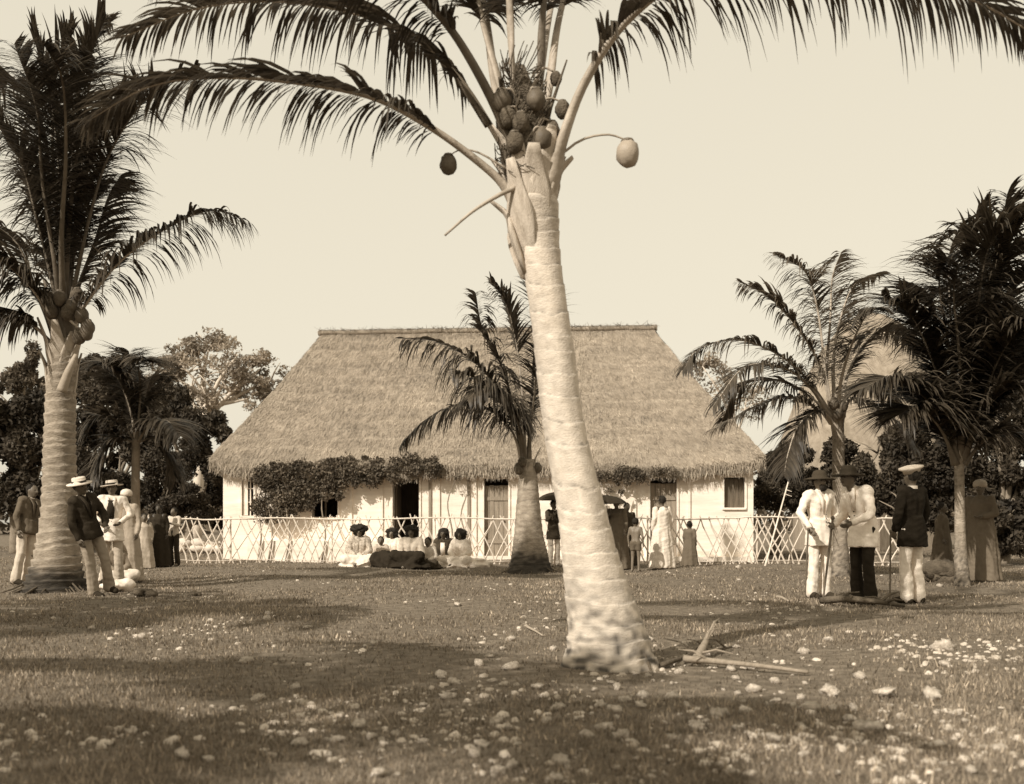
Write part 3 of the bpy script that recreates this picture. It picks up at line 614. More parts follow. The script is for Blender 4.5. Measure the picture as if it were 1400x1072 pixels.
mb = MB(); P_ = [Vector((RS0 - .12 + (RS1 - RS0 + .24) * i / 40, HW / 2, RZ + .02 + .03 * mnoise.noise(Vector((i * .4, 0, 0))))) for i in range(41)]
mb.tube(P_, [.10 + .03 * mnoise.noise(Vector((i * .7, 3, 0))) for i in range(41)], 10, .75); mb.build('ridge_cap', M_thatch, roof, (0, 0, 0), smooth=True)
def straw(n, seed):
    g = random.Random(seed); V = []; T = []
    for i in range(n):
        f = g.choices((0, 2, 3, 1), (70, 14, 10, 4))[0]; b = g.random() ** 1.15; a = g.random()
        p = roof_pt(f, a, b); q = roof_pt(f, a, max(0, b - .05)); d = (q - p)
        if d.length < 1e-4: continue
        d.normalize(); e = roof_pt(f, min(1, a + .01), b) - p
        if e.length < 1e-5: continue
        e.normalize(); nn = e.cross(d); nn = nn if nn.z > 0 else -nn
        L = g.uniform(.05, .18); w = g.uniform(.003, .008); d = (d + e * g.gauss(0, .22) + nn * g.uniform(.0, .28)).normalized()
        p = p + nn * g.uniform(.0, .02); V += [p - e * w, p + e * w, p + d * L + e * w * .4, p + d * L - e * w * .4]; T += [g.uniform(.6, 1.3) * (1 + .35 * mnoise.noise(Vector((p.x * .5, p.z * 4, 1))) + .3 * mnoise.noise(Vector((p.x * 1.1, p.y, p.z * 1.5))))] * 4
    for i in range(9000):                                    # ragged eave
        f = g.choices((0, 2, 3), (70, 16, 14))[0]; a = g.random(); p = roof_pt(f, a, 0); o = [Vector((0, -1, 0)), None, Vector((-1, 0, 0)), Vector((1, 0, 0))][f]; e = Vector((1, 0, 0)) if f == 0 else Vector((0, 1, 0))
        p = p + o * g.uniform(-.10, .02) + Vector((0, 0, -g.uniform(.0, .26))); L = g.uniform(.06, .2); w = g.uniform(.004, .01); d = (Vector((0, 0, -1)) + o * g.uniform(-.1, .6) + e * g.gauss(0, .25)).normalized()
        V += [p - e * w, p + e * w, p + d * L + e * w * .4, p + d * L - e * w * .4]; T += [g.uniform(.5, 1.3)] * 4
    for i in range(2600):                                    # ridge
        p = P_[0].lerp(P_[-1], g.random()) + Vector((0, 0, .1)); o = g.choice((-1, 1)); d = Vector((g.gauss(0, .4), o * g.uniform(.3, 1), g.uniform(-.7, .15))).normalized(); L = g.uniform(.1, .35); e = Vector((1, 0, 0)); w = .007
        V += [p - e * w, p + e * w, p + d * L + e * w * .4, p + d * L - e * w * .4]; T += [g.uniform(.5, 1.3)] * 4
    A = np.array([tuple(v) for v in V]); return A, np.arange(len(A)).reshape(-1, 4), np.array(T)
V, Q, T = straw(70000, 6)
so_ = link('straw', np_mesh('straw', V, Q, T), M_straw, roof); so_['kind'] = 'stuff'

# creeper over the eave
def Hw(s, d, z): return HO + HU * s + HV * d + Vector((0, 0, z))
def creeper(label, zones, per, seed, stems, size=.11):
    root = empty('creeper', Hw(zones[0][0], -.7, 0), label, 'climbing plant', 'creepers on the house'); cs = []; rs = []; g = random.Random(seed)
    for s0, s1, zl0, zl1, zt, n in zones:
        for i in range(n):
            u_ = g.random(); s = s0 + (s1 - s0) * u_; lo = zl0 + (zl1 - zl0) * u_ + g.uniform(-.1, .15); z = lo + (zt - lo) * g.random() ** .9
            d = -.30 - g.uniform(0, .16) if z < 2.45 else -.30 + (z - 2.45) * .98 - .06
            cs.append(tuple(Hw(s, d, z))); r_ = g.uniform(.06, .24) * g.uniform(.6, 1.1); rs.append((r_ * 1.2, r_ * .6, r_))
    V, Fc, T = leaves(cs, rs, int(per * 1.5), size * .72, seed, 1.7, .1); V = V - np.array(root.location)
    o = link('foliage', np_mesh('foliage', V, Fc, T), M_leafd2, root, root.location); o['kind'] = 'stuff'
    for s, zt in stems:
        mb = MB(); mb.tube(spline([Hw(s, -.62, -.03), Hw(s + .1, -.6, .7), Hw(s - .06, -.4, 1.5), Hw(s + .12, -.36, zt)], 14), [.03 - .0014 * i for i in range(14)], 6); mb.build('stem', M_bark, root, smooth=True)
M_leafd2 = mat('creeper_leaf', 0.12, 0.4, 1.5, 0.7, attr=True, trans=0.2)
creeper('thick dark creeper hanging over the thatch eave by the narrow window', [(s_of(354), s_of(430), 1.05, 1.35, 2.4, 105), (s_of(425), s_of(468), 1.7, 1.8, 2.45, 38), (s_of(462), s_of(548), 1.9, 2.1, 2.5, 42), (s_of(540), s_of(605), 2.2, 2.3, 2.6, 12), (s_of(360), s_of(480), 2.3, 2.3, 2.6, 26), (s_of(440), s_of(600), 2.3, 2.4, 2.75, 34)], 80, 4, [(s_of(362), 2.2), (s_of(400), 2.3), (s_of(448), 2.3), (s_of(362) + .3, 1.9)])
creeper('thin straggling creeper under the eave beside the leaning palm trunk', [(s_of(812), s_of(872), 1.7, 2.0, 2.35, 16), (s_of(835), s_of(925), 2.12, 2.2, 2.38, 22)], 60, 5, [(s_of(850), 2.2)], .08)
creeper('few dark leaves trailing under the eave between the two wall posts', [(s_of(602), s_of(636), 2.02, 2.1, 2.25, 5)], 26, 6, [(s_of(618), 2.1)], .07)

# low white wall beyond the left end of the house
M_lime = mat('lime_wall', .66, .12, 2.0, .9, .4, 12)
lw = empty('low_wall', at(270, 752, 38), 'low whitewashed stone wall seen through the fence left of the house', 'wall'); g = random.Random(4); ORG[lw.name] = tuple(lw.location)
x = (150 - 700) / F * 38
while x < (318 - 700) / F * 38:
    for j in range(2):
        w = g.uniform(.35, .6); mb = MB(); mb.ball((x + w / 2 + j * .12, 38 + g.uniform(-.05, .05), .12 + .2 * j), (w * .62, .22, .17), 10, 6, .25, g.random() * 9); mb.build('stone', M_lime, lw, smooth=True)
    x += w * .92

# ------------------------------------------------------------------ lattice fence
f0, f1 = gpt(178, 769), gpt(1250, 773)
fence = empty('lattice_fence', f0, 'pale lattice fence of crossed reeds running before the thatched house', 'fence', rz=math.atan2(f1.y - f0.y, f1.x - f0.x)); ORG[fence.name] = (0, 0, 0)
FL = (f1 - f0).length; FH = 1.13; g = random.Random(9)
stick = []
for q in range(4):
    mb = MB(); gg = random.Random(q); lean = .56
    P_ = spline([Vector((-lean / 2, 0, -.04)), Vector((-lean / 4 + gg.uniform(-.02, .02), gg.uniform(-.012, .012), FH * .3)), Vector((lean / 4 + gg.uniform(-.02, .02), gg.uniform(-.012, .012), FH * .72)), Vector((lean / 2, 0, FH + .03))], 5)
    mb.tube(P_, [.019, .0185, .0175, .0165, .015], 5); me = mb.mesh('slat'); me.materials.append(M_slat); stick.append(me)
def fz(x): w = f0 + (f1 - f0) * (x / FL); return gz(w.x, w.y) - f0.z
x = 0.0
while x < FL:
    for sgn in (-1, 1):
        if g.random() < .09: continue
        o = bpy.data.objects.new('slat', g.choice(stick)); col.objects.link(o); o.parent = fence
        o.location = (x + g.uniform(-.03, .03), .014 * sgn, fz(x)); o.scale = (sgn * g.uniform(.8, 1.15), 1, g.uniform(.95, 1.04)); o.rotation_euler.y = g.gauss(0, .045)
    x += .205 * g.uniform(.85, 1.15)
for z, r_ in ((FH - .02, .018), (.08, .007)):
    mb = MB(); n = 60; mb.tube([Vector((FL * i / n, -.03, z + fz(FL * i / n) + g.uniform(-.012, .012))) for i in range(n + 1)], r_, 5); mb.build('rail', M_slat, fence, (0, 0, 0))
x = 0
while x < FL:
    mb = MB(); mb.tube([(x, .05, fz(x) - .1), (x + .01, .05, fz(x) + .6), (x, .05, fz(x) + FH + .05)], [.026, .024, .022], 6); mb.build('fence_post', M_slat, fence, (0, 0, 0)); x += 2.6

# hut among the trees on the right
hb = Vector(((1190 - 700) / F * 42, 42, 0)); hut = empty('thatched_hut', hb, 'brown round topped thatched hut half hidden behind the arching palm', 'hut'); mb = MB()
def hn(t, th): return .04 * math.sin(5 * th + 3 * t) + .03 * mnoise.noise(Vector((math.cos(th) * 3, math.sin(th) * 3, t * 6)))
mb.lathe([(3.6, 2.6), (3.7, 2.9), (3.2, 4.6), (2.6, 6.2), (1.9, 7.6), (1.1, 8.6), (.5, 8.95), (.05, 9.05)], hb, 40, .85, hn); mb.build('roof', M_thatch, hut, smooth=True)
mb = MB(); mb.lathe([(2.9, -.05), (2.9, 2.8)], hb, 32, .85); mb.build('wall', M_wood, hut)
mb = MB(); mb.box((hb.x - .45, hb.y - 2.62, 0), (hb.x + .45, hb.y - 2.42, 1.9)); mb.build('door', M_woodd, hut)

# ------------------------------------------------------------------ stones, sticks and lumps on the grass
g = random.Random(21); stm = []
for q in range(9):
    mb = MB(); mb.ball((0, 0, 0), (.5 * g.uniform(.8, 1.2), .42 * g.uniform(.8, 1.2), .30 * g.uniform(.8, 1.2)), 9, 6, .7, q * 1.7); me = mb.mesh('stone', smooth=True); me.materials.append(M_stone); stm.append(me)
def stone(px, py, w, h=None):
    p = gpt(px, py); sz = w / F * p.y
    o = bpy.data.objects.new('stone', g.choice(stm)); col.objects.link(o); o.location = (p.x, p.y, p.z + sz * .16); o.scale = (sz, sz * .8, sz * g.uniform(.7, 1.1)); o.rotation_euler = (g.uniform(-.2, .2), g.uniform(-.2, .2), g.uniform(0, 6.28))
    big = 'large pale' if sz > .12 else ('fist sized pale' if sz > .06 else 'small pale')
    if (p - b0).length < 1.6: wh = 'lying close to the foot of the leaning palm'
    elif (p - b1).length < 4.0: wh = 'in the grass near the stout ringed palm'
    elif p.y > 14: wh = 'in the far grass toward the lattice fence'
    elif p.x > 1.3 and p.y > 6.2: wh = 'in the rubble strewn grass below the men in white jackets'
    elif p.x < -1.0: wh = 'in the shaded grass between stout palm and leaning palm'
    else: wh = 'in the open grass this side of the leaning palm'
    tag(o, big + ' coral stone ' + wh, 'stone', 'coral stones strewn over the grass')
for px, py, w in [(1210, 945, 44), (1030, 938, 26), (1135, 940, 30), (490, 985, 34), (507, 1000, 22), (828, 995, 24), (1108, 968, 30), (1290, 890, 30), (1275, 948, 34), (1185, 1000, 40), (1200, 998, 30), (700, 1040, 22), (690, 935, 18), (735, 940, 24), (757, 882, 16), (655, 908, 20), (700, 912, 24), (1140, 942, 20), (540, 996, 16), (525, 1010, 18), (126, 860, 16), (195, 872, 18), (160, 902, 14), (352, 950, 18), (420, 862, 12), (366, 843, 12), (250, 1038, 34), (285, 1042, 24), (1010, 780, 10), (820, 965, 20), (855, 958, 22), (880, 950, 18), (1060, 925, 20), (980, 980, 26), (948, 990, 18), (920, 1010, 18), (1285, 800, 9)]: stone(px, py, w)
k = 0
while k < 235:
    px = g.gauss(900, 330); py = 790 + 290 * g.random() ** .7
    if not (30 < px < 1390) or py > 1068: continue
    wgt = .25 + .75 * (math.exp(-((px - 1150) / 260) ** 2 - ((py - 920) / 60) ** 2) + math.exp(-((px - 720) / 330) ** 2 - ((py - 980) / 80) ** 2))
    if g.random() > wgt: continue
    stone(px, py, (4.5 + 15 * g.random() ** 2.2) * (.55 + (py - 780) / 240)); k += 1
def pebbles(n):
    g = np.random.default_rng(8); Vb = np.array([(math.cos(a_) * r_, math.sin(a_) * r_, z_) for r_, z_ in ((1, -.1), (.86, .42), (.45, .68)) for a_ in (0, 1.05, 2.09, 3.14, 4.19, 5.24)] + [(0, 0, .74)]); Fb = [q_ for l_ in (0, 6) for i_ in range(6) for q_ in ((l_ + i_, l_ + (i_ + 1) % 6, l_ + 6 + i_), (l_ + (i_ + 1) % 6, l_ + 6 + (i_ + 1) % 6, l_ + 6 + i_))] + [(12 + i_, 12 + (i_ + 1) % 6, 18) for i_ in range(6)]
    V = []; Fs = []
    while len(Fs) < n * 30:
        y = 3.6 * (24 / 3.6) ** g.random(); x = g.uniform(-1, 1) * (.5 * y + 1)
        dn = mnoise.noise(Vector((x * .5, y * .5, 7))) + .6 * mnoise.noise(Vector((x * 1.7, y * 1.7, 2))) + .5 * math.exp(-((x - 3.2) / 1.8) ** 2 - ((y - 7.2) / 1.6) ** 2) + .35 * math.exp(-((x - .2) / 1.8) ** 2 - ((y - 5.6) / 1.2) ** 2)
        if dn < g.uniform(.1, .8): continue
        s = .006 + .030 * g.random() ** 3.5; a = g.uniform(0, 6.28); c_, s_ = math.cos(a), math.sin(a); o = len(V); z = gz(x, y)
        for v in Vb * g.uniform(.8, 1.2, (19, 1)) * g.uniform(.6, 1.3, (1, 3)): V.append((x + s * (v[0] * c_ - v[1] * s_), y + s * (v[0] * s_ + v[1] * c_), z + .001 + s * .8 * v[2]))
        Fs += [tuple(i + o for i in f) for f in Fb]
    return np.array(V), np.array(Fs)
V, Q = pebbles(3900); tag(link('pebbles', np_mesh('pebbles', V, Q), M_stone), 'small pale coral pebbles scattered through the grass', 'pebbles', kind='stuff')

def fallen(name, label, pts, r, m, twigs=0, cat='branch'):
    P_ = [gpt(x, y) + Vector((0, 0, z)) for x, y, z in pts]; root = empty(name, P_[0] * 1.0, label, cat); n = 14; C_ = spline(P_, n); mb = MB(); mb.tube(C_, [r * (1 - .55 * i / (n - 1)) for i in range(n)], 8, .8); mb.build('stem', m, root, smooth=True)
    g = random.Random(len(label))
    for i in range(twigs):
        p = C_[g.randint(2, n - 2)]; e = p + Vector((g.uniform(-.3, .3), g.uniform(-.25, .25), g.uniform(.0, .12))); mb = MB(); mb.tube([p, p.lerp(e, .5) + Vector((0, 0, .03)), e], [r * .35, r * .25, r * .08], 5); mb.build('twig', m, root)
fallen('fallen_palm_stalk', 'long pale palm leaf stalk lying on the grass right of the leaning palm', [(935, 902, .06), (985, 905, .05), (1045, 912, .05), (1105, 917, .03)], .032, M_wood, 2)
fallen('broken_branch', 'short broken branch propped up out of dark litter right of the leaning palm', [(950, 900, .03), (962, 893, .10), (972, 886, .17)], .04, M_wood, 4)
fallen('fallen_branch', 'thin dark branch lying among litter right of the leaning palm', [(905, 905, .03), (950, 895, .05), (1000, 886, .03)], .025, M_root, 7)
fallen('broken_branch', 'pale stick lying in the grass left of the walking stick of the man in white', [(1063, 818, .02), (1069, 821, .03), (1078, 826, .02)], .03, M_nutl, 0)
fallen('fallen_palm_stalk', 'dark dead palm stalks heaped at the feet of the men in white jackets', [(1125, 828, .05), (1160, 832, .1), (1200, 833, .08), (1235, 829, .03)], .06, M_root, 12)
fallen('broken_branch', 'thin pale twig on the grass left of the leaning palm base', [(720, 856, .02), (732, 862, .03), (742, 866, .02)], .016, M_nutl, 1)
def lump(label, px, py, w, h, seed):
    p = gpt(px, py); k = p.y / F; root = empty('husk_heap', p, label, 'heap'); g = random.Random(seed)
    for i in range(9):
        mb = MB(); c = p + Vector((g.uniform(-.4, .4) * w * k, g.uniform(-.1, .1), g.uniform(.05, .5) * h * k)); r_ = h * k * g.uniform(.35, .55); mb.ball(c, (r_ * 1.3, r_, r_ * .8), 10, 7, .5, seed + i); mb.build('husk', M_root, root, smooth=True)
lump('dark heap of husks on the grass beside the man leaning on the stout palm', 203, 814, 34, 14, 1)
lump('small dark clump lying on the grass farther from the stout palm than the big heap', 266, 812, 16, 7, 2)
lump('pale brown boulder like mound beside the slender palm on the right', 1286, 796, 36, 36, 3)

# leaning bamboo with branch stubs
pb_ = empty('bamboo_pole', at(1050, 705, 25), 'thin bamboo pole with side stubs leaning near the right end of the house', 'pole'); A_, B_ = Vector(gpt(1046, 775)), at(1088, 622, 27)
mb = MB(); mb.tube([A_.lerp(B_, t) for t in np.linspace(0, 1, 12)], [.024 - .001 * i for i in range(12)], 7); mb.build('stem', M_slat, pb_, smooth=True); dd_ = (B_ - A_).normalized()
for t, l_ in ((.48, .1), (.63, .16), (.67, .13)):
    mb = MB(); p = A_.lerp(B_, t); mb.tube([p, p + Vector((l_, -.02, -l_ * .35))], [.012, .006], 5); mb.build('stub', M_slat, pb_)

# ------------------------------------------------------------------ people
def skin_m(v): return mat('skin_%d' % int(v * 1000), v, .12, 9, .55, .1, 60, spec=.4)
def cloth_m(v, kind='plain'):
    return mat('cloth_%s_%d' % (kind, int(v * 1000)), v, .5 if kind == 'print' else .12, 26 if kind == 'print' else 7, .9, .35, 22, spec=.1)
M_hair = mat('dark_hair', .022, .4, 20, .8, .6, 60); M_eye = mat('eye_dark', .02, .1); M_lip = mat('lips', .07, .1); M_shoe = mat('shoe_leather', .03, .2, spec=.4)
STAND = dict(pelvis=(0, 0, .95), waist=(0, 0, 1.08), chest=(0, 0, 1.29), neck=(0, .005, 1.44), head=(0, -.015, 1.585),
    sh_l=(.175, 0, 1.395), el_l=(.235, .03, 1.13), wr_l=(.235, -.05, .89), sh_r=(-.175, 0, 1.395), el_r=(-.235, .03, 1.13), wr_r=(-.235, -.05, .89),
    hip_l=(.09, 0, .92), kn_l=(.10, -.02, .50), an_l=(.11, .02, .075), to_l=(.13, -.14, .035), hip_r=(-.09, 0, .92), kn_r=(-.10, -.02, .50), an_r=(-.11, .02, .075), to_r=(-.13, -.14, .035))
SIT = dict(pelvis=(0, .05, .13), waist=(0, .05, .26), chest=(0, .02, .48), neck=(0, 0, .63), head=(0, -.02, .775),
    sh_l=(.17, .01, .585), el_l=(.24, -.05, .34), wr_l=(.08, -.24, .25), sh_r=(-.17, .01, .585), el_r=(-.24, -.05, .34), wr_r=(-.08, -.24, .25),
    hip_l=(.1, .03, .13), kn_l=(.30, -.36, .17), an_l=(.02, -.46, .07), to_l=(-.10, -.50, .05), hip_r=(-.1, .03, .13), kn_r=(-.30, -.34, .17), an_r=(.04, -.36, .07), to_r=(.16, -.40, .05))
def folds(me, amp, seed):
    n = len(me.vertices); co = np.empty(n * 3, dtype=np.float32); no = np.empty(n * 3, dtype=np.float32); me.vertices.foreach_get('co', co); me.vertices.foreach_get('normal', no); co = co.reshape(-1, 3); no = no.reshape(-1, 3)
    a = np.array([mnoise.noise(Vector((c[0] * 15 + seed, c[1] * 15, c[2] * 5))) + .6 * mnoise.noise(Vector((c[0] * 9 + c[2] * 16, c[1] * 12, c[2] * 13 + seed))) for c in co], dtype=np.float32)
    me.vertices.foreach_set('co', (co + no * (a * amp)[:, None]).ravel()); return me
def person(label, px, py, H, rot, J=None, pose=STAND, skin=.10, wear=(), head_r=1.0, tilt=(0, 0), group=None, bare_feet=True, yoff=0, side_skirt=0):
    p = gpt(px, py); k = H / 1.7; J = {**pose, **(J or {})}; J = {a: Vector(b) * k for a, b in J.items()}
    root = empty('person', (p.x, p.y + yoff, p.z), label, 'person', group, R(rot)); ORG[root.name] = (0, 0, 0)
    root.rotation_euler = (R(tilt[0]), R(tilt[1]), R(rot))
    mb = MB(); vx = .015
    c = lambda a, b, ra, rb, e=0: mb.cap(J[a], J[b], (ra + e) * k, (rb + e) * k)
    def torso(m, e=0):
        for sx in (-1, 1):
            o = Vector((sx * .055 * k, 0, 0)); m.cap(J['pelvis'] + o, J['waist'] + o * .85, (.100 + e) * k, (.086 + e) * k); m.cap(J['waist'] + o * .85, J['chest'] + o * 1.25, (.086 + e) * k, (.098 + e) * k)
            m.cap(J['chest'] + o * 1.25, J['sh_l' if sx > 0 else 'sh_r'] * .8 + J['neck'] * .2, (.10 + e) * k, (.06 + e) * k)
        m.cap(J['sh_l'], J['sh_r'], (.055 + e) * k, (.055 + e) * k)
    def arm(m, s, e=0, sleeve=1.0):
        m.cap(J['sh_' + s], J['el_' + s], (.052 + e) * k, (.042 + e) * k); w = J['el_' + s].lerp(J['wr_' + s], sleeve); m.cap(J['el_' + s], w, (.042 + e) * k, (.030 + e) * k)
    def leg(m, s, e=0, to=1.0, flare=0):
        m.cap(J['hip_' + s], J['kn_' + s], (.080 + e) * k, (.06 + e) * k); w = J['kn_' + s].lerp(J['an_' + s], to); m.cap(J['kn_' + s], w, (.058 + e) * k, (.040 + e + flare) * k)
    torso(mb); arm(mb, 'l'); arm(mb, 'r'); leg(mb, 'l'); leg(mb, 'r')
    for s in 'lr':
        mb.cap(J['an_' + s], J['to_' + s], .045 * k, .036 * k); hd = (J['an_' + s] - J['to_' + s]).normalized(); mb.cap(J['an_' + s], J['an_' + s] + hd * .04 * k - Vector((0, 0, .03 * k)), .038 * k, .036 * k)
    mb.cap(J['neck'] - Vector((0, 0, .03 * k)), J['head'] - Vector((0, 0, .04 * k)), .052 * k, .05 * k)
    hr = head_r * k; h = J['head']
    mb.ball(h, (.076 * hr, .094 * hr, .108 * hr), 14, 10); mb.cap(h + Vector((0, -.045 * hr, -.055 * hr)), h + Vector((0, -.05 * hr, -.075 * hr)), .048 * hr, .036 * hr)
    mb.cap(h + Vector((0, -.09 * hr, .012 * hr)), h + Vector((0, -.112 * hr, -.022 * hr)), .013 * hr, .018 * hr, 8)
    for sx in (-1, 1): mb.ball(h + Vector((sx * .078 * hr, .008 * hr, -.005 * hr)), (.012 * hr, .022 * hr, .032 * hr), 8, 6)
    body = fuse(mb, vx, 3, 'body')
    # hands: palm and five fingers, appended to the same mesh
    hb_ = MB()
    for s, sg in (('l', 1), ('r', -1)):
        w = J['wr_' + s]; d = (w - J['el_' + s]).normalized(); sd = Vector((0, -1, 0)); sd = (sd - d * sd.dot(d))
        sd = sd.normalized() if sd.length > .2 else Vector((-sg, 0, 0)); nn = d.cross(sd) * sg
        if nn.x * sg > 0: nn = -nn
        hb_.cap(w - d * .01 * k, w + d * .06 * k + sd * .01 * k, .026 * k, .030 * k, 8); hb_.cap(w + d * .02 * k, w + d * .065 * k - sd * .018 * k, .026 * k, .024 * k, 8)
        for i, L in enumerate((.066, .076, .07, .054)):
            a = w + d * .075 * k + sd * (.03 - .02 * i) * k; b = a + (d + nn * .25).normalized() * L * .55 * k; e = b + (d * .75 + nn * .75).normalized() * L * .5 * k
            hb_.cap(a, b, .0095 * k, .009 * k, 6); hb_.cap(b, e, .009 * k, .0075 * k, 6)
        a = w + d * .025 * k + sd * .028 * k; b = a + (d * .7 + sd * .8).normalized() * .04 * k; e = b + (d * .9 + sd * .2 + nn * .4).normalized() * .032 * k; hb_.cap(a, b, .012 * k, .010 * k, 6); hb_.cap(b, e, .010 * k, .008 * k, 6)
    bm = bmesh.new(); bm.from_mesh(body); t2 = hb_.mesh('hands', smooth=True); bm.from_mesh(t2); bm.to_mesh(body); bm.free(); bpy.data.meshes.remove(t2)
    bo = link('body', body, skin_m(skin), root)
    for sx in (-1, 1):
        m2 = MB(); m2.ball(h + Vector((sx * .03 * hr, -.081 * hr, .008 * hr)), (.013 * hr, .009 * hr, .008 * hr), 8, 6); m2.build('eye', M_eye, bo, (0, 0, 0), smooth=True)
    m2 = MB(); m2.cap(h + Vector((-.02 * hr, -.093 * hr, -.052 * hr)), h + Vector((.02 * hr, -.093 * hr, -.052 * hr)), .007 * hr, .007 * hr, 6); m2.build('mouth', M_lip, bo, (0, 0, 0))
    for it in wear:
        kind, v = it[0], it[1]; o = it[2] if len(it) > 2 else None; m2 = MB(); mt = cloth_m(v, 'print' if o == 'print' else 'plain')
        if kind in ('jacket', 'shirt', 'vest', 'blouse'):
            e = .020 if kind == 'jacket' else (.024 if kind == 'vest' else .015); torso(m2, e)
            if kind != 'vest': arm(m2, 'l', e * .65, .96 if kind != 'blouse' else .6); arm(m2, 'r', e * .65, .96 if kind != 'blouse' else .6)
            if kind == 'jacket':
                dn = (J['pelvis'] - J['waist']).normalized() if pose is SIT else Vector((0, 0, -1))
                c_ = J['pelvis']; zl = -.24 if o != 'short' else -.10; m2.lathe([(.195 * k, zl * k), (.19 * k, zl * .5 * k), (.172 * k, .02 * k), (.155 * k, .13 * k)], c_, 28, .90, lambda t, th: (1 - t) * .04 * math.sin(5 * th + px))
            m2.cap(J['neck'] - Vector((0, 0, .05 * k)), J['neck'] - Vector((0, 0, .01 * k)), .07 * k, .062 * k)
            if kind == 'jacket':
                fr_ = Vector((0, -.135 * k, 0)); m3 = MB()
                for sx in (-1, 1): m3.tube([J['neck'] + Vector((sx * .055 * k, -.05 * k, .01 * k)), J['chest'] + fr_ + Vector((sx * .05 * k, 0, .06 * k)), J['waist'] + fr_ * .95 + Vector((sx * .012 * k, 0, .05 * k))], [.022 * k, .03 * k, .008 * k], 6, .4, up=(0, 1, 0))
                m3.build('lapel', mt, root, (0, 0, 0), smooth=True); m3 = MB(); m3.lathe([(.064 * k, -.012 * k), (.060 * k, .028 * k)], J['neck'], 16); m3.build('collar', cloth_m(.7), root, (0, 0, 0))
                for q in range(4): m3 = MB(); m3.ball(J['waist'].lerp(J['pelvis'], -.2 + q * .38) + fr_ * 1.0 + Vector((.012 * k, -.005, .03 * k)), .009 * k, 6, 4); m3.build('button', M_shoe, root, (0, 0, 0))
            link(kind, folds(fuse(m2, .014, 1, kind), .015 * k, px), mt, root)
        elif kind == 'shirt_front':
            a = J['chest'] + Vector((0, -.125 * k, .09 * k)); b = J['waist'] + Vector((0, -.118 * k, 0)); m2.tube([a, a.lerp(b, .5) - Vector((0, .018 * k, 0)), b], [.05 * k, .06 * k, .05 * k], 8, .4, up=(0, 1, 0)); m2.build('shirt_front', mt, root, (0, 0, 0), smooth=True)
        elif kind == 'trousers':
            for s in 'lr': leg(m2, s, .012, .97, .030)
            m2.cap(J['hip_l'], J['hip_r'], .088 * k, .088 * k); m2.cap(J['pelvis'], J['waist'] * .5 + J['pelvis'] * .5, .11 * k, .108 * k); link('trousers', folds(fuse(m2, .014, 1, 'trousers'), .014 * k, px), mt, root)
        elif kind == 'loincloth':
            for s in 'lr': m2.cap(J['hip_' + s], J['hip_' + s].lerp(J['kn_' + s], .45), .11 * k, .10 * k)
            m2.cap(J['hip_l'], J['hip_r'], .11 * k, .11 * k); link('loincloth', folds(fuse(m2, .016, 2, 'loincloth'), .014 * k, px), mt, root)
        elif kind == 'gown':
            top = J['neck'].z; ph = px * .37
            fo = lambda t, th: (1 - t) ** 1.3 * (.07 * math.sin(8 * th + ph) + .04 * math.sin(13 * th + 2 * ph))
            m2.lathe([(.34 * k, .02 * k), (.33 * k, .12 * k), (.29 * k, .5 * k), (.25 * k, .8 * k), (.205 * k, 1.02 * k), (.19 * k, 1.2 * k), (.19 * k, 1.32 * k), (.13 * k, 1.40 * k), (.07 * k, 1.455 * k)], (0, 0, 0), 40, .78, fo)
            m2.cap(J['sh_l'] - Vector((0, 0, .01)), J['sh_r'] - Vector((0, 0, .01)), .062 * k, .062 * k); m2.cap(J['neck'] - Vector((0, 0, .06 * k)), J['neck'] - Vector((0, 0, .02 * k)), .11 * k, .062 * k); arm(m2, 'l', .018, .9); arm(m2, 'r', .018, .9); link('gown', folds(fuse(m2, .016, 2, 'gown'), .014 * k, px), mt, root)
        elif kind == 'dress':                       # worn seated: bodice, sleeves and skirt spread over the legs
            torso(m2, .028); arm(m2, 'l', .03, .85); arm(m2, 'r', .03, .85); m2.cap(J['neck'] - Vector((0, 0, .05 * k)), J['neck'], .075 * k, .062 * k); link('bodice', folds(fuse(m2, .016, 2, 'bodice'), .014 * k, px), mt, root)
        elif kind == 'skirt':
            for s in 'lr':
                m2.cap(J['hip_' + s], J['kn_' + s], .15 * k, .12 * k); m2.cap(J['kn_' + s], J['an_' + s], .115 * k, .09 * k)
            m2.cap(J['kn_l'], J['kn_r'], .10 * k, .10 * k); m2.cap(J['pelvis'] - Vector((0, 0, .02)), J['waist'], .17 * k, .13 * k)
            m2.ball((0, -.15 * k, .05 * k), (.42 * k, .40 * k, .13 * k), 16, 8, .5, px)
            if side_skirt: m2.ball((side_skirt * .42 * k, -.12 * k, .07 * k), (.42 * k, .30 * k, (.15 if v > .03 else .30) * k), 16, 8, .5, px + 1)
            link('skirt', folds(fuse(m2, .02, 2, 'skirt'), .014 * k, px), mt, root)
        elif kind == 'hair':
            if o == 'bushy':
                m2.ball(h + Vector((0, .035 * hr, .035 * hr)), (.155 * hr, .125 * hr, .12 * hr), 20, 14, .35, px); m2.ball(h + Vector((0, .05 * hr, -.06 * hr)), (.14 * hr, .08 * hr, .11 * hr), 16, 10, .35, px + 3)
            elif o == 'brimmed': m2.ball(h + Vector((0, .02 * hr, .055 * hr)), (.195 * hr, .15 * hr, .105 * hr), 22, 12, .4, px); m2.ball(h + Vector((0, .05 * hr, -.03 * hr)), (.13 * hr, .08 * hr, .11 * hr), 16, 10, .3, px)
            elif o == 'long': m2.ball(h + Vector((0, .035 * hr, .03 * hr)), (.125 * hr, .115 * hr, .115 * hr), 18, 12, .25, px); [m2.cap(h + Vector((sx * .09 * hr, .02 * hr, .0)), h + Vector((sx * .115 * hr, .01 * hr, -.17 * hr)), .05 * hr, .045 * hr) for sx in (-1, 1)]
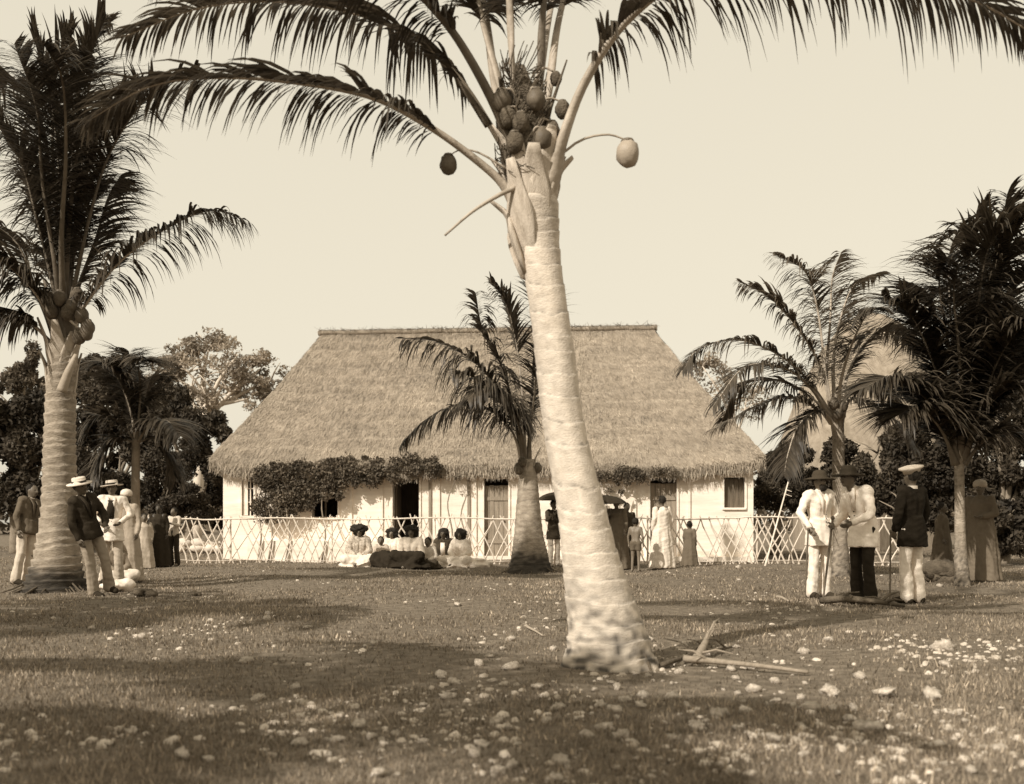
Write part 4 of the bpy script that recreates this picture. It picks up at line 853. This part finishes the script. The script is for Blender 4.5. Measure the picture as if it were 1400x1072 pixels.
            else: m2.ball(h + Vector((0, .028 * hr, .028 * hr)), (.088 * hr, .092 * hr, .10 * hr), 16, 10, .2, px)
            ho_ = link('hair', fuse(m2, .014, 1, 'hair'), M_hair, root)
            g_ = random.Random(px); m3 = MB(); vv = ho_.data.vertices; cen = h
            for i in range(260 if o else 110):                      # frizz breaking the outline
                q = vv[g_.randrange(len(vv))]; d = (q.co - cen).normalized() + Vector((g_.gauss(0, .3), g_.gauss(0, .3), g_.gauss(0, .3))); a = q.co; L = g_.uniform(.015, .045) * hr; sdv = d.cross(Vector((g_.random(), g_.random(), 1))).normalized() * .004
                m3.add([a - sdv, a + sdv, a + d * L], [(0, 1, 2)])
            m3.build('frizz', M_hair, ho_, (0, 0, 0))['kind'] = 'stuff'
        elif kind == 'hat':
            z = .045 * hr; M3 = Matrix.Translation(h + Vector((0, .01 * hr, z)))
            if o == 'boater': prof = [(.02, -.002), (.175, -.012), (.178, .004), (.098, .008), (.094, .075), (.085, .085), (.01, .088)]
            elif o == 'round': prof = [(.02, -.002), (.20, -.025), (.203, -.012), (.10, .012), (.098, .05), (.075, .095), (.03, .11), (.005, .112)]
            elif o == 'cap': prof = [(.02, -.004), (.098, -.006), (.105, .03), (.15, .055), (.145, .075), (.07, .092), (.005, .095)]
            else: prof = [(.02, .0), (.10, -.04), (.112, .0), (.105, .05), (.07, .085), (.01, .10)]
            m2.lathe([(a * hr, b * hr) for a, b in prof], (0, 0, 0), 26, 1.0, lambda t, th: .03 * math.sin(2 * th + px)); tl = Matrix.Rotation(R(it[3]), 4, 'Y') if len(it) > 3 else Matrix()
            m2.v = [tuple(M3 @ (tl @ Vector(q))) for q in m2.v]; hat = m2.build('hat', cloth_m(v), root, (0, 0, 0), smooth=True)
            if o == 'boater':
                m3 = MB(); m3.lathe([(.0985 * hr, .012 * hr), (.099 * hr, .04 * hr)], (0, 0, 0), 26); m3.v = [tuple(M3 @ (tl @ Vector(q))) for q in m3.v]; m3.build('hat_band', M_shoe, hat, (0, 0, 0))
            if o == 'cap':
                m3 = MB(); m3.tube([(0, -.07 * hr, -.005 * hr), (0, -.12 * hr, -.012 * hr), (0, -.15 * hr, -.028 * hr)], [.085 * hr, .075 * hr, .04 * hr], 10, .14); m3.v = [tuple(M3 @ (tl @ Vector(q))) for q in m3.v]; m3.build('peak', M_shoe, hat, (0, 0, 0), smooth=True)
        elif kind == 'shoes':
            for s in 'lr':
                m3 = MB(); m3.cap(J['an_' + s] - Vector((0, 0, .01 * k)), J['to_' + s] + (J['to_' + s] - J['an_' + s]) * .12, .055 * k, .045 * k); m3.cap(J['an_' + s], J['an_' + s] + Vector((0, .04 * k, -.03 * k)), .052 * k, .044 * k); link('shoe', fuse(m3, .014, 2, 'shoe'), cloth_m(v), root)
        elif kind == 'beard':
            m2.ball(h + Vector((0, -.07 * hr, -.085 * hr)), (.055 * hr, .035 * hr, .055 * hr), 12, 8, .3, px); m2.build('beard', M_hair, root, (0, 0, 0), smooth=True)
    return root, J
def world_of(root, v):
    M_ = Matrix.Translation(root.location) @ root.rotation_euler.to_matrix().to_4x4(); return M_ @ v
def cane(label, a, b, r=.011):
    root = empty('walking_stick', b, label, 'stick'); mb = MB(); mb.tube([b, a.lerp(b, .5), a], [r * .8, r, r * 1.1], 6); mb.build('shaft', M_woodd, root); mb = MB(); mb.ball(a, r * 2.0, 8, 6); mb.build('knob', M_woodd, root)
def umbrella(label, tip, r, hand, seed):
    tip = Vector(tip); root = empty('umbrella', hand, label, 'umbrella', 'umbrellas'); n = 8; vs = [tip]; fs = []
    for j in range(1, 6):
        t = j / 5
        for i in range(n * 3):
            th = 2 * math.pi * i / (n * 3); sc = 1 - .08 * t * (1 - abs(math.cos(n / 2 * th))); rr_ = r * math.sin(t * 1.25) / math.sin(1.25) * sc; vs.append(tip + Vector((rr_ * math.cos(th), rr_ * math.sin(th), -.42 * r * (1 - math.cos(t * 1.5)) - .03 * r)))
    m = n * 3
    for i in range(m): fs.append((0, 1 + i, 1 + (i + 1) % m))
    for j in range(4):
        for i in range(m): fs.append((1 + j * m + i, 1 + (j + 1) * m + i, 1 + (j + 1) * m + (i + 1) % m, 1 + j * m + (i + 1) % m))
    mb = MB(); mb.add(vs, fs); mb.build('canopy', cloth_m(.035), root)
    mb = MB(); mb.tube([tip + Vector((0, 0, .07)), tip, hand, hand - (tip - hand).normalized() * .12], [.006, .01, .01, .013], 6); mb.build('shaft', M_woodd, root)
    for i in range(n):
        th = 2 * math.pi * i / n; mb = MB(); P_ = []
        for j in range(6): t = j / 5; rr_ = r * math.sin(t * 1.25) / math.sin(1.25); P_.append(tip + Vector((rr_ * math.cos(th), rr_ * math.sin(th), -.42 * r * (1 - math.cos(t * 1.5)) - .042 * r)))
        mb.tube(P_, .005, 4); mb.build('rib', M_woodd, root)

MEN = 'men standing together on the grass'; SEATED = 'women and children seated before the fence'; BYF = 'people standing before the fence'; LEFTG = 'people gathered by the stout palm'
# three men on the right
r1, J1 = person('man in full white suit and dark round hat leaning on a stick', 1120, 815, 1.72, 20, dict(el_r=(-.32, -.02, 1.16), wr_r=(-.30, -.20, .96), el_l=(.27, .0, 1.12), wr_l=(.12, -.18, 1.02)), skin=.16, wear=(('jacket', .72), ('trousers', .72), ('shoes', .04), ('hair', .02), ('hat', .05, 'round'), ('beard', .03)), group=MEN)
hp = world_of(r1, J1['wr_r']) + Vector((-.03, -.06, -.02)); cane('thin dark walking stick held by the man in full white suit', hp, Vector((hp.x - .05, hp.y - .03, gz(hp.x, hp.y) - .01)))
r2, J2 = person('man in loose white jacket and dark trousers, stooping toward the man in white suit', 1180, 825, 1.74, -62, dict(chest=(0, -.08, 1.28), waist=(0, -.02, 1.08), neck=(0, -.17, 1.41), head=(0, -.25, 1.54), sh_l=(.175, -.10, 1.37), sh_r=(-.175, -.10, 1.37), el_l=(.24, -.12, 1.1), wr_l=(.16, -.34, 1.0), el_r=(-.25, -.06, 1.1), wr_r=(-.18, -.30, .98)), skin=.12, wear=(('jacket', .74), ('trousers', .022), ('shoes', .025), ('hair', .02), ('hat', .035, 'round')), group=MEN)
hp = world_of(r2, J2['wr_r']) + Vector((-.04, -.02, -.02)); cane('pale stick held by the stooping man in white jacket', hp + Vector((.02, 0, .1)), Vector((hp.x - .12, hp.y - .05, gz(hp.x, hp.y) - .01)), .014)
r3, J3 = person('man in long dark coat, white trousers and pale cap', 1247, 821, 1.76, -150, dict(el_l=(.27, .02, 1.12), wr_l=(.22, -.08, .92), el_r=(-.26, .0, 1.12), wr_r=(-.27, -.1, .92)), skin=.13, wear=(('jacket', .018), ('trousers', .72), ('shoes', .03), ('hair', .02), ('hat', .5, 'cap', 12)), group=MEN)
hp = world_of(r3, J3['wr_l']) + Vector((-.06, -.02, -.02)); cane('dark stick held by the man in long dark coat', hp, Vector((hp.x - .02, hp.y - .03, gz(hp.x, hp.y) - .01)))
person('brown robed figure with pale head cloth under the trees by the slender palm', 1340, 796, 1.70, -40, dict(el_l=(.26, -.05, 1.15), wr_l=(.1, -.2, 1.1)), skin=.12, wear=(('gown', .15), ('hat', .42, 'wrap')), group=MEN)
person('figure in grey brown clothes half hidden between slender palm and dark coated man', 1288, 792, 1.35, 60, dict(el_l=(.24, -.1, 1.15), wr_l=(.14, -.25, 1.2)), skin=.10, wear=(('gown', .11), ('hair', .02)), group=MEN)
# people by the fence
u1, K1 = person('person in dark coat and white trousers under an umbrella beside small palm', 757, 773, 1.56, 30, dict(el_r=(-.26, -.1, 1.2), wr_r=(-.16, -.22, 1.32)), skin=.13, wear=(('jacket', .06), ('trousers', .68), ('hair', .02)), group=BYF)
hp = world_of(u1, K1['wr_r']); umbrella('dark umbrella held by the person in dark coat and white trousers', hp + Vector((.12, 0, .56)), .50, hp + Vector((0, -.05, 0)), 1)
u2, K2 = person('woman in long brown robe holding an umbrella next to the bare chested child', 843, 777, 1.58, -30, dict(el_r=(-.26, -.1, 1.2), wr_r=(-.14, -.22, 1.28), el_l=(.24, 0, 1.12)), skin=.14, wear=(('gown', .13), ('hair', .02)), group=BYF)
hp = world_of(u2, K2['wr_r']); umbrella('dark umbrella held by the woman in long brown robe', hp + Vector((-.02, 0, .46)), .46, hp + Vector((0, -.04, 0)), 2)
person('woman in dark dress behind the bare chested child', 857, 774, 1.45, 15, skin=.13, wear=(('gown', .05), ('hair', .02)), group=BYF)
person('bare chested child in short loincloth by the fence', 869, 780, 1.12, 160, dict(el_l=(.25, -.03, 1.13)), skin=.17, wear=(('loincloth', .12), ('hair', .02)), head_r=1.25, group=BYF)
person('woman in long white gown with short dark hair before the plank door', 905, 778, 1.58, -155, skin=.12, wear=(('gown', .66), ('hair', .02)), group=BYF)
person('small child in brown shift standing between white gown and house end', 943, 774, 1.02, 150, skin=.13, wear=(('gown', .13), ('hair', .02)), head_r=1.3, group=BYF)
# seated row
person('seated woman with broad bushy hair and patterned dress', 491, 776, 1.72, 8, pose=SIT, skin=.14, wear=(('dress', .42, 'print'), ('skirt', .66), ('hair', .02, 'brimmed')), side_skirt=1, group=SEATED)
person('small child in pale dress between the patterned dress and the dark skirt', 519, 775, 1.28, 0, pose=SIT, skin=.12, wear=(('dress', .46), ('skirt', .50), ('hair', .02)), head_r=1.2, group=SEATED, yoff=.25)
person('seated woman in white blouse behind the small child', 531, 774, 1.66, -6, pose=SIT, skin=.14, wear=(('dress', .70), ('skirt', .60), ('hair', .02, 'bushy')), group=SEATED, yoff=.75)
person('seated woman in pale blouse with wide dark skirt spread out', 562, 777, 1.80, -4, dict(kn_l=(.22, -.36, .28), kn_r=(-.30, -.34, .30)), pose=SIT, skin=.11, wear=(('dress', .50), ('skirt', .025), ('hair', .02, 'bushy')), side_skirt=-1, group=SEATED, yoff=.1)
person('small seated child in white with dark skirt beside the bushy haired girl', 585, 776, 1.30, -10, pose=SIT, skin=.13, wear=(('dress', .68), ('skirt', .05), ('hair', .02)), head_r=1.2, group=SEATED)
person('seated girl with long bushy hair, dark vest and white front', 605, 775, 1.68, -6, pose=SIT, skin=.10, wear=(('vest', .06), ('blouse', .16), ('shirt_front', .72), ('skirt', .62), ('hair', .02, 'long')), group=SEATED, yoff=.35)
person('seated child in white dress at the end of row nearest small palm', 629, 775, 1.62, -16, pose=SIT, skin=.10, wear=(('dress', .66), ('skirt', .66), ('hair', .02, 'bushy')), side_skirt=1, group=SEATED, yoff=.15)
# group by the stout palm
person('man in brown coat and pale trousers leaning on the far side of stout palm', 28, 800, 1.66, 70, dict(el_l=(.25, -.1, 1.15), wr_l=(.15, -.3, 1.1)), skin=.13, wear=(('jacket', .12, 'short'), ('trousers', .50), ('shoes', .03), ('hair', .02)), tilt=(0, 9), group=LEFTG)
person('man in dark jacket, tan trousers and straw hat propped against stout palm', 139, 812, 1.68, 62, dict(el_l=(.26, -.08, 1.13), wr_l=(.12, -.22, .98), kn_l=(.12, -.08, .5), an_l=(.14, -.02, .075)), skin=.12, wear=(('jacket', .035, 'short'), ('trousers', .30), ('shoes', .03), ('hair', .02), ('hat', .62, 'boater')), tilt=(0, -14), group=LEFTG)
person('man in open white jacket over dark waistcoat wearing a straw boater', 153, 799, 1.68, 12, dict(el_l=(.30, .0, 1.15), wr_l=(.16, -.2, 1.02), el_r=(-.30, .0, 1.15), wr_r=(-.16, -.2, 1.02)), skin=.13, wear=(('jacket', .74), ('shirt_front', .03), ('trousers', .42), ('shoes', .03), ('hair', .02), ('hat', .55, 'boater', -6)), group=LEFTG)
person('figure in pale grey gown and white head cloth beside the boater hat man', 173, 795, 1.56, -10, skin=.12, wear=(('gown', .36), ('hat', .66, 'wrap')), group=LEFTG)
person('crouching child in white wrap on the ground before the boater hat man', 160, 796, 1.35, 30, pose=SIT, skin=.13, wear=(('dress', .22), ('skirt', .64), ('hair', .02)), group=LEFTG)
person('girl in pale dress standing beside dark robed figure near fence end', 197, 778, 1.18, 20, skin=.13, wear=(('gown', .42), ('hair', .02)), head_r=1.2, group=LEFTG)
person('figure in dark robe between two children near fence end', 217, 777, 1.38, 0, skin=.05, wear=(('gown', .03), ('hair', .02)), group=LEFTG)
person('child in white shirt and dark wrap right beside the fence end', 238, 776, 1.30, -20, dict(el_l=(.26, -.12, 1.2), wr_l=(.1, -.26, 1.25)), skin=.13, wear=(('trousers', .04), ('shirt', .52), ('hair', .02)), head_r=1.1, group=LEFTG)
# bundle of white cloth on the grass
pbn = gpt(158, 808); mb = MB(); g = random.Random(2)
for i in range(7): mb.ball(pbn + Vector((g.uniform(-.16, .16), g.uniform(-.1, .1), g.uniform(.04, .13))), (g.uniform(.08, .15), g.uniform(.07, .12), g.uniform(.06, .1)), 12, 8, .5, i)
wb = empty('cloth_bundle', pbn, 'crumpled white cloth bundle on the grass at feet of the straw hat man', 'bundle'); me = fuse(mb, .02, 2, 'cloth'); me.transform(Matrix.Translation(-pbn)); link('cloth', me, cloth_m(.7), wb)
